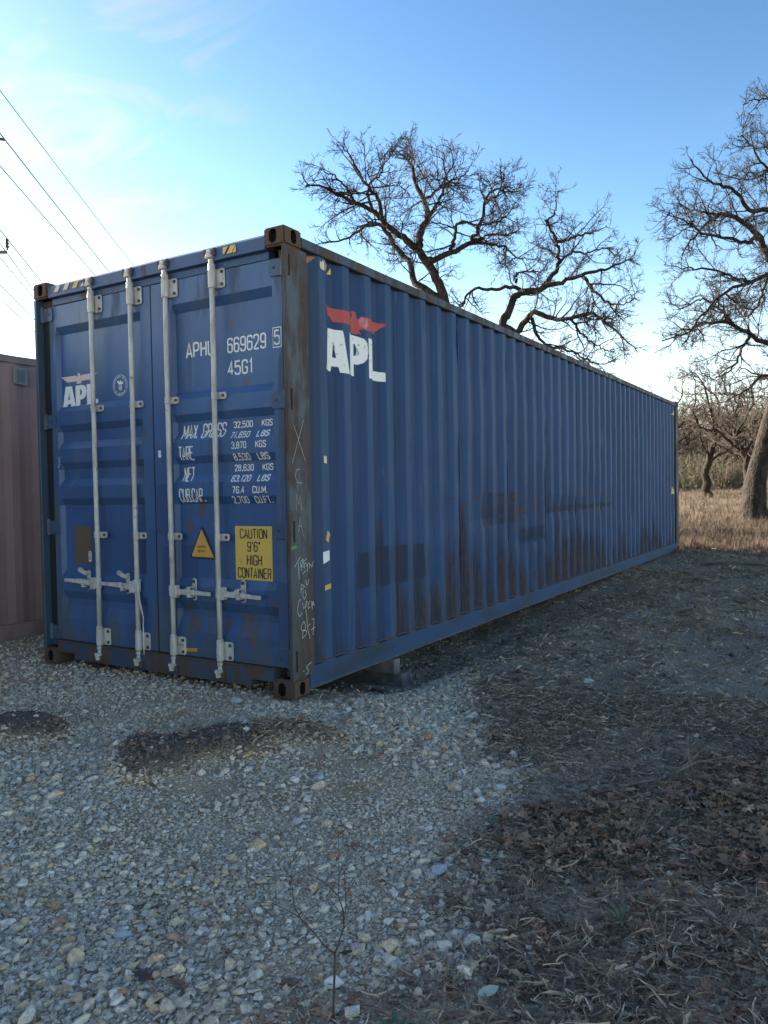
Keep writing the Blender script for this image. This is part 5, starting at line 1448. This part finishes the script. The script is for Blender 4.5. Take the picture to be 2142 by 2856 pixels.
P = np.vstack([sector(26000, 1.6, 4.6, gl_, -31, 31), sector(16000, 4.6, 12, gl_, -8, 31), sector(42000, 15.5, 34, gl_, 13, 31)])
dn, pile = leaf_density(P); keep = (gl_.random(len(P)) < dn) & clear(P); P, pile = P[keep], pile[keep]
n = len(P); s = (.018 + .056 * gl_.random(n) ** 1.5) * np.where(P[:, 1] > 6, 1.2, 1.0)
rot = np.column_stack([gl_.normal(0, .24, n), gl_.normal(0, .24, n), gl_.uniform(0, 6.28, n)])
leaves = gn_scatter('leaf_litter', np.column_stack([P, height(P) + .004 + gl_.random(n) * (.008 + .055 * pile)]), rot, np.repeat(s[:, None], 3, 1) * gl_.uniform(.8, 1.15, (n, 3)), gl_.integers(0, 8, n), LEAVES)
tag(leaves, 'curled brown oak leaves drifted on the soil right of the gravel', kind='stuff')

# matted dead grass, straw and bark bits on the soil
def blade_mesh(i):
    g = np.random.default_rng(400 + i); V = []; c = g.uniform(-.7, .7); w = g.uniform(.010, .024)
    for k in range(4):
        x = k / 3 - .5; V += [(x, c * x * x - w, .25 * (g.random() - .3) * (1 - abs(x))), (x, c * x * x + w, .25 * (g.random() - .3) * (1 - abs(x)))]
    me = bpy.data.meshes.new('straw'); me.from_pydata(V, [], [(2 * k, 2 * k + 2, 2 * k + 3, 2 * k + 1) for k in range(3)]); return me
def mat_straw():
    t = NT('dead_grass_blade'); r = t.rand()
    return t.fin(t.crange(r, [(0, (.09, .066, .050)), (.35, (.21, .158, .112)), (.75, (.37, .29, .21)), (.95, (.52, .43, .32)), (1, (.19, .21, .11))]), .85, 0, .2)
M_straw = mat_straw()
STRAW = [proto('straw_shape', blade_mesh(i), M_straw) for i in range(7)]
gb = np.random.default_rng(8)
P = np.vstack([sector(90000, 1.6, 5, gb, -10, 31), sector(60000, 5, 17, gb, 2, 31)])
soil = 1 - gravel_mask(P)
cl = sstep(.35, .6, vnoise(P, 2.4, 41, 4)) * .75 + .25
keep = (gb.random(len(P)) < np.maximum(soil * cl, mound(P) * .9)) & clear(P); P = P[keep]; n = len(P)
s = (.012 + .075 * gb.random(n) ** 2.2) * np.where(np.hypot(P[:, 0] - CAM.x, P[:, 1] - CAM.y) > 5, 1.5, 1)
rot = np.column_stack([gb.normal(0, .5, n), gb.normal(0, .28, n), gb.uniform(0, 6.28, n)])
straw = gn_scatter('dead_grass', np.column_stack([P, height(P) + .004 + gb.random(n) ** 2 * .02]), rot, s[:, None] * np.array([1, 1, 1.0]) * gb.uniform(.8, 1.2, (n, 3)), gb.integers(0, 7, n), STRAW)
tag(straw, 'matted dead grass and straw over the bare soil beside the container', kind='stuff')

# standing dry grass and weeds beyond the container
def tuft_mesh(i, nb, h, spread, w):
    g = np.random.default_rng(500 + i); V, Fc = [], []
    for b_ in range(nb):
        a = g.uniform(0, 6.28); r_ = g.uniform(0, .4) * spread; x, y = math.cos(a) * r_, math.sin(a) * r_
        d = np.array([math.cos(a + g.normal() * .6), math.sin(a + g.normal() * .6)]) * g.uniform(.15, 1.0) * spread; hh = h * g.uniform(.5, 1.1)
        pw = np.array([-d[1], d[0]]); pw = pw / (np.linalg.norm(pw) + 1e-6) * w; o_ = len(V)
        for t in (0, .5, 1):
            q = np.array([x, y]) + d * t * t
            for s_ in ((-1, 1) if t < 1 else (0,)): V.append((q[0] + pw[0] * s_ * (1 - .5 * t), q[1] + pw[1] * s_ * (1 - .5 * t), hh * t * (1 - .12 * t)))
        Fc += [(o_, o_ + 1, o_ + 3, o_ + 2), (o_ + 2, o_ + 3, o_ + 4)]
    me = bpy.data.meshes.new('grass_tuft'); me.from_pydata(V, [], Fc); return me
def mat_dry():
    t = NT('dry_grass_blades'); r = t.rand()
    return t.fin(t.crange(r, [(0, (.060, .046, .038)), (.4, (.125, .094, .072)), (.75, (.225, .172, .128)), (1, (.09, .072, .058))]), .85, 0, .2)
M_dry = mat_dry()
TUFT = [proto('grass_tuft', tuft_mesh(i, 12, 1.0, .55, .012), M_dry) for i in range(5)]
gt = np.random.default_rng(9)
P = np.vstack([sector(15000, 15.8, 26, gt, 13, 31), sector(16000, 26, 62, gt, 12, 31), sector(1200, 13.3, 16.2, gt, 15, 31)])
keep = (P[:, 1] > 12.5 - .25 * vnoise(P, 2, 51, 2)) & (gt.random(len(P)) < .35 + .65 * sstep(.35, .6, vnoise(P, .7, 52, 3))) | ((P[:, 1] > 11) & (P[:, 1] < 12.5) & (gt.random(len(P)) < .6))
P = P[keep & ~inside_blue(P)]; n = len(P)
s = gt.uniform(.09, .30, n) * (.55 + .8 * vnoise(P, .9, 61, 3)) * np.where(P[:, 1] < 12.6, .55, 1)
dry = gn_scatter('dry_grass', np.column_stack([P, height(P) - .01]), np.column_stack([gt.normal(0, .12, n), gt.normal(0, .12, n), gt.uniform(0, 6.28, n)]), s[:, None] * gt.uniform(.8, 1.2, (n, 3)), gt.integers(0, 5, n), TUFT)
tag(dry, 'sunlit tawny dry grass standing at the foot of the wood', kind='stuff')

P = np.vstack([sector(1300, 2.4, 5, gt, -4, 31), sector(5200, 5, 17, gt, 3, 31)])
keep = (gt.random(len(P)) < (1 - gravel_mask(P)) * (.12 + .88 * sstep(.48, .66, vnoise(P, 1.3, 81, 4)))) & (P[:, 1] < 12.5) & clear(P) & ~inside_blue(P)
P = P[keep]; n = len(P); s = gt.uniform(.022, .065, n) * np.where(P[:, 1] > 2, 1.35, 1)
mats_ = gn_scatter('grass_tufts', np.column_stack([P, height(P) - .004]), np.column_stack([gt.normal(0, .35, n), gt.normal(0, .35, n), gt.uniform(0, 6.28, n)]), s[:, None] * np.array([1.6, 1.6, .7]) * gt.uniform(.8, 1.2, (n, 3)), gt.integers(0, 5, n), [proto('tuft_shape', tuft_mesh(20 + i, 14, 1.0, .9, .018), M_straw) for i in range(5)])
tag(mats_, 'low flattened tufts of dead grass on the shaded soil', kind='stuff')

# grey-green brush under the far oaks, and the wood closing the view behind them
def brush_mesh(i):
    g = np.random.default_rng(600 + i)
    st = np.zeros((26, 5, 3)); d = nrm(np.column_stack([g.normal(0, .55, 26), g.normal(0, .55, 26), g.uniform(.5, 1.2, 26)])); st[:, 0, :2] = g.normal(0, .18, (26, 2))
    for k in range(1, 5): d = nrm(d + g.normal(size=(26, 3)) * .25); st[:, k] = st[:, k - 1] + d * g.uniform(.18, .34, (26, 1))
    R0 = np.linspace(.016, .006, 5)[None].repeat(26, 0)
    b1 = spawn(st, R0, 5, .2, .55, (25, 70), 4, .3, .008, .005, g, .2)
    return merge([tubes(st, R0, 3), tubes(*b1, 3)], 'brush')
def mat_brush():
    t = NT('brush_twigs'); r = t.rand()
    return t.fin(t.crange(r, [(0, (.10, .085, .065)), (.5, (.15, .135, .10)), (1, (.135, .145, .095))]), .9, 0, .1)
M_brush = mat_brush()
BRUSH = [proto('brush_clump', brush_mesh(i), M_brush) for i in range(4)]
gq = np.random.default_rng(10)
P = np.vstack([sector(560, 47, 85, gq, 8, 31), sector(420, 50, 110, gq, -31, 31)])
P = P[(P[:, 1] > 32)]; n = len(P); s = gq.uniform(.8, 2.0, n)
br_ = gn_scatter('undergrowth', np.column_stack([P, height(P) - .05]), np.column_stack([np.zeros(n), np.zeros(n), gq.uniform(0, 6.28, n)]), s[:, None] * gq.uniform(.85, 1.2, (n, 3)), gq.integers(0, 4, n), BRUSH)
tag(br_, 'tangled grey-green brush under the far oaks', kind='stuff')
far = []
for v, (tk, lm, cr) in enumerate(WOOD):
    bm = bmesh.new()
    for me_ in (tk, lm, cr): bm.from_mesh(me_)
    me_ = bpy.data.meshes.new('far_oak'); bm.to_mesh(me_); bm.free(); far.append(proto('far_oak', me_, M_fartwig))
P = np.vstack([sector(150, 58, 125, gq, 6, 40), sector(110, 95, 190, gq, -60, 40)]); P = P[P[:, 1] > 20]; n = len(P)
fw = gn_scatter('far_wood', np.column_stack([P, height(P) - .1]), np.column_stack([np.zeros(n), np.zeros(n), gq.uniform(0, 6.28, n)]), np.repeat(gq.uniform(.9, 1.25, n)[:, None], 3, 1), gq.integers(0, 3, n), far)
tag(fw, 'far leafless oak wood closing the horizon', kind='stuff')

# ------------------------------------------------------------------ things lying about
STK = mat_simple('dead_wood', (.09, .072, .058), (.22, .182, .145), 5, .9, .4, .01, sv=(3, 3, 3))
M_sap = mat_flat('sapling_bark', (.055, .045, .042), .85)
def lie(x, y, dz=0): return (x, y, hz(x, y) + dz)
M_bigstone = {}
def lone_stone(x, y, r, c, label, seed, sc=(1, .8, .6), rz=0.0):
    key = c
    if key not in M_bigstone:
        M_bigstone[key] = mat_simple('stone_face', tuple(v * .82 for v in c), tuple(min(v * 1.1, .8) for v in c), 26, .85, .35, .004)
    me = stone_mesh(seed, 15, 1.0, True)
    o = link_mesh('stone', me, M_bigstone[key]); o.location = lie(x, y, r * sc[2] * .55); o.scale = tuple(r * s for s in sc); o.rotation_euler = (.15, -.1, rz)
    tag(o, label, 'stone')
WH, GY, TN, RD, BG = (.60, .58, .55), (.42, .42, .43), (.46, .40, .31), (.36, .22, .17), (.40, .43, .47)
lone_stone(1.815, -.30, .022, WH, 'small white stone alone on the bare soil above the leaf pile', 700)
lone_stone(1.64, -.68, .036, WH, 'white angular stone at the edge where gravel meets soil, above the leaf pile', 701, rz=.6)
lone_stone(1.735, -1.46, .052, GY, 'flat pale grey slab of stone beside the lower left of the leaf pile', 702, (1, .62, .35), 1.0)
lone_stone(2.0, -2.05, .024, TN, 'cream stone alone on the dark leafy soil near the bottom edge', 703, (1, .85, .8))
lone_stone(1.43, 1.30, .040, WH, 'white stone out on the soil, level with the foot of the container', 704)
lone_stone(1.70, -1.67, .036, WH, 'bluish white wedge of stone on the gravel rim left of the dark soil', 705, (1, .6, .5), 2.3)
lone_stone(1.785, -2.13, .034, WH, 'white stone with a brown side near the bottom, right of the bare sapling', 706, (1, .75, .75), .5)
lone_stone(1.11, -2.24, .040, BG, 'blue-grey flat stone among the gravel at lower left', 707, (1, .55, .3), .2)
lone_stone(1.21, -2.12, .028, TN, 'tan streaked stone just right of the blue-grey flat stone', 708, (1, .7, .6), .9)
lone_stone(1.08, -1.37, .038, GY, 'grey stone at the front of the gravel below the soil heap', 709, (1, .7, .6), .3)
lone_stone(.83, -1.06, .034, WH, 'white block of stone at the right foot of the dark soil heap', 710, (.9, .8, .8), .4)
lone_stone(.90, -.98, .032, BG, 'bluish cube of stone touching the soil heap, right of the white block', 711, (.9, .85, .8), 1.2)
lone_stone(-.30, -.18, .050, GY, 'grey stone under the door sill beside the rusty corner casting', 712, (1, .8, .6), .2)

def stick(pts, r, label, name='stick', mat=STK, taper=.5, sub=()):
    b = MB(); n = len(pts)
    P3 = [(p[0], p[1], hz(p[0], p[1]) + (p[2] if len(p) > 2 else r * .8)) for p in pts]
    b.tube(P3, [r * (1 - (1 - taper) * i / (n - 1)) for i in range(n)], 7)
    for q in sub:
        b.tube([(p[0], p[1], hz(p[0], p[1]) + p[2]) for p in q], [r * .5, r * .4, r * .25][:len(q)] + [r * .2] * max(0, len(q) - 3), 5)
    o = b.build(name, mat, None, 0, True); tag(o, label, name.replace('_', ' '))
stick([(2.02, -.56, .02), (2.14, -.43, .03), (2.25, -.33, .05), (2.36, -.24, .10), (2.50, -.18, .12)], .0065, 'long forked grey branch lying across the soil and the right leaf drift', 'fallen_branch', sub=[[(2.36, -.24, .10), (2.5, -.28, .13), (2.66, -.26, .12)], [(2.25, -.33, .05), (2.33, -.36, .12), (2.42, -.30, .20)]])
stick([(2.10, -1.53), (2.16, -1.57), (2.21, -1.62)], .012, 'short thick barkless stick below the leaf pile')
stick([(1.98, -1.80, .006), (2.06, -1.84, .01), (2.13, -1.87, .006)], .0035, 'thin straight pale straw-coloured stick on the dark soil near the bottom')
stick([(2.12, -1.72, .004), (2.18, -1.78, .003), (2.23, -1.84, .003), (2.27, -1.88, -.004)], .013, 'rotting grey log end half buried in leaves at lower middle right')
stick([(2.36, -1.62), (2.40, -1.61)], .010, 'pale wood chip below the greenish patch of leaves')
stick([(2.52, .02, .015), (2.60, .06, .02), (2.70, .07, .015)], .008, 'whitish stick lying beside the right leaf drift')
stick([(2.46, -1.99), (2.52, -1.96), (2.60, -1.90)], .010, 'pale stick at the bottom edge, right of centre')
stick([(.85, 9.35, .03), (1.3, 9.45, .07), (1.75, 9.35, .05), (2.1, 9.1, .05)], .022, 'long pale branch lying on the humpy soil near the far end of the container', 'fallen_branch', sub=[[(1.3, 9.45, .07), (1.5, 9.7, .2), (1.8, 9.85, .15)]])

# bare sapling in front of the gravel rim
sx, sy = 1.865, -2.235
root = empty('sapling', (sx, sy, hz(sx, sy)), 'thin leafless sapling with two forking stems at the bottom of the gravel', 'sapling')
z0 = hz(sx, sy)
rtv = np.array([.855, .518, 0]); upv = np.array([0, 0, 1.0])
def SP(u, v, d=0.0): return tuple(np.array([sx, sy, z0]) + rtv * u + upv * v + np.array([-.5, .85, 0]) * d)
b = MB(); b.tube([SP(-.005, -.03), SP(-.003, .05), SP(.0, .11), SP(.002, .165)], .0028, 6); b.build('stem', M_sap, root, 0, True)
b = MB()
b.tube([SP(.002, .165), SP(.012, .19, .01), SP(.024, .22, .02), (SP(.022, .255, .03)), SP(.010, .285, .04), SP(-.012, .305, .05), SP(-.05, .325, .06), SP(-.085, .335, .07)], [0.0022, 0.0020, 0.0019, 0.0017, 0.0015, 0.0012, 0.0010, 0.0007], 5)
b.tube([SP(.024, .23, .02), SP(.030, .27, .01), SP(.030, .33, 0), SP(.028, .37, 0)], [0.0012, 0.0011, 0.0009, 0.0006], 5)
b.tube([SP(.010, .285, .04), SP(.012, .33, .05), SP(.011, .39, .06), SP(.012, .43, .06)], [0.0012, 0.0010, 0.0008, 0.0006], 5)
b.build('branch', M_sap, root, 0, True)
b = MB()
b.tube([SP(.002, .165), SP(-.02, .19, -.01), SP(-.05, .235, -.02), SP(-.075, .27, -.03), (SP(-.09, .30, -.03)), SP(-.094, .36, -.03), SP(-.100, .43, -.02)], [0.0020, 0.0019, 0.0017, 0.0015, 0.0012, 0.0009, 0.0006], 5)
b.tube([SP(-.075, .27, -.03), SP(-.10, .30, -.05), SP(-.14, .325, -.06), SP(-.17, .33, -.07)], [0.0012, 0.0010, 0.0008, 0.0006], 5)
b.tube([SP(-.094, .37, -.03), SP(-.06, .385, -.02), SP(-.02, .388, 0), SP(.03, .392, .02)], [0.0009, 0.0008, 0.0006, 0.0005], 5)
b.tube([SP(-.094, .37, -.03), SP(-.13, .378, -.04), SP(-.16, .376, -.04)], [0.0009, 0.0007, 0.0006], 5)
b.build('branch', M_sap, root, 0, True)
for k, (u, v, w) in enumerate(((.024, .225, .03), (.022, .258, -.03), (-.05, .237, -.035), (-.094, .345, -.03), (.012, .345, .03), (-.015, .306, .025), (.030, .31, .028), (-.097, .39, .025))):
    b = MB(); b.tube([SP(u, v, .0), SP(u + w * .6, v + .018, .01), SP(u + w, v + .042, .0)], [.0011, .0009, .0006], 4); b.build('twig', M_sap, root, 0, True)
b = MB(); b.add([SP(.010, .168), SP(.030, .180, -.01), SP(.045, .174, 0), SP(.044, .162, .01), SP(.024, .156, .01)], [(0, 1, 2, 3, 4)]); b.build('leaf', mat_flat('dark_green_leaf', (.035, .055, .035)), root)

def lone_leaf(x, y, s, c, label, k, rot=(0, 0, 0), dz=.01):
    me = leaf_mesh(k); o = link_mesh('leaf', me, mat_flat('single_leaf', c, .7, .3, tuple(v * .75 for v in c), 6)); o.location = lie(x, y, dz + .006); o.scale = (s, s, s); o.rotation_euler = rot; tag(o, label, 'leaf')
me = bpy.data.meshes.new('leaf')
ol = [(-.5, .02), (-.3, .17), (-.05, .24), (.2, .22), (.38, .12), (.5, 0), (.36, -.14), (.15, -.23), (-.1, -.24), (-.33, -.16)]
me.from_pydata([(a, b_, .12 * b_ * b_ + .10 * a * a) for a, b_ in ol] + [(0, 0, -.01)], [], [(k, (k + 1) % 10, 10) for k in range(10)])
o = link_mesh('leaf', me, mat_flat('pale_green_leaf', (.36, .42, .33), .6, .3, (.30, .36, .27), 5)); o.location = lie(2.15, -1.97, .016); o.scale = (.062, .062, .062); o.rotation_euler = (.25, -.1, .9); tag(o, 'single pale green oval leaf lying on the dark soil near the bottom edge', 'leaf')
lone_leaf(2.38, -1.38, .062, (.13, .055, .035), 'red-brown star-shaped leaf lying alone on grey soil at right', 21, (.1, .1, .4))
lone_leaf(2.01, -1.65, .070, (.27, .22, .18), 'pale curled tan leaf with long lobes below the leaf pile', 22, (.5, -.2, 1.9), .03)
lone_leaf(2.16, -.97, .060, (.20, .17, .15), 'light grey-brown leaf lying on top of the leaf pile', 23, (.2, .25, 1.2), .06)
lone_leaf(1.33, -2.36, .060, (.055, .042, .042), 'dark crumpled leaf between stones at the lower left of the gravel', 24, (.3, .1, .3))
lone_leaf(2.50, -2.02, .080, (.17, .09, .055), 'large brown leaf in the bottom right corner', 25, (.3, -.2, 2.4), .03)

def rosette(x, y, n, ln, wd, c, name, label, lean=.5):
    g = np.random.default_rng(int(x * 1000)); b = MB()
    r = empty(name, lie(x, y), label, 'plant'); m = mat_flat('rosette_leaf', c, .6, .3, tuple(v * .7 for v in c), 12)
    for k in range(n):
        a = 6.283 * k / n + g.uniform(-.3, .3); l = ln * g.uniform(.7, 1.15); q = g.uniform(.3, 1) * lean
        d = np.array([math.cos(a), math.sin(a), 0]); s = np.array([-d[1], d[0], 0]) * wd; z0 = hz(x, y)
        pc = [np.array([x, y, z0]) + d * l * t + np.array([0, 0, l * (q * t * 2 - q * t * t * 1.3)]) for t in (.05, .4, .75, 1)]
        V = [pc[0] - s * .3, pc[0] + s * .3, pc[1] - s, pc[1] + s, pc[2] - s * .8, pc[2] + s * .8, pc[3]]
        bb = MB(); bb.add([tuple(v) for v in V], [(0, 1, 3, 2), (2, 3, 5, 4), (4, 5, 6)]); bb.build('leaf', m, r)
rosette(1.765, -1.04, 7, .045, .008, (.075, .16, .10), 'green_rosette', 'small green weed rosette at the left edge of the leaf pile', .9)
rosette(1.86, -1.30, 6, .045, .006, (.06, .11, .07), 'green_rosette', 'thin dark green weed between leaf pile and flat grey slab', .9)
rosette(1.38, -.10, 11, .055, .012, (.015, .022, .016), 'dark_weed', 'near-black low weed on the gravel rim below the container side', .5)
rosette(2.36, -1.48, 8, .06, .006, (.06, .105, .06), 'green_rosette', 'green grassy weed below the pale patch of leaves', .9)
rosette(2.02, -2.20, 8, .05, .007, (.05, .10, .055), 'green_rosette', 'small green weed at the bottom edge under the dark soil', .8)

def weed(x, y, h, label, seed, n=3):
    g = np.random.default_rng(seed); r = empty('dry_weed', lie(x, y), label, 'weed'); z0 = hz(x, y)
    for k in range(n):
        p = np.array([x + g.normal() * .01, y + g.normal() * .01, z0 - .01]); d = nrm(np.array([g.normal() * .25, g.normal() * .25, 1.0])); pts = [tuple(p)]
        for s in range(6): d = nrm(d + g.normal(size=3) * .12); p = p + d * h / 6 * g.uniform(.8, 1.1); pts.append(tuple(p))
        b = MB(); b.tube(pts, [.0028, .0026, .0024, .002, .0017, .0013, .001], 4)
        for s in range(2, 6):
            q = np.array(pts[s]); dd = nrm(np.array([g.normal(), g.normal(), .6])); b.tube([tuple(q), tuple(q + dd * h * .10), tuple(q + dd * h * .17 + np.array([0, 0, .01]))], [.0015, .0012, .0008], 3)
        b.build('stem', STK, r, 0, True)
weed(2.26, -.95, .22, 'dry upright weed stem rising through the right of the leaf pile', 801)
weed(2.50, -1.62, .20, 'thin dry weed stem at right, above the reddish leaves', 802)
weed(2.36, -.30, .28, 'tall dry weed with side twigs beside the forked branch', 803, 2)
weed(2.14, .30, .24, 'dry weed alone on the matted soil in the middle right', 804, 2)
weed(1.9, -.42, .15, 'short dry weed on the soil right of the gravel rim', 805, 2)
weed(.55, 13.6, .9, 'tall pale weed stalk in sunlit grass near the container end', 806, 3)
weed(1.05, 14.6, .9, 'tall dead weed in the grass in front of the thick oak trunk', 807, 3)
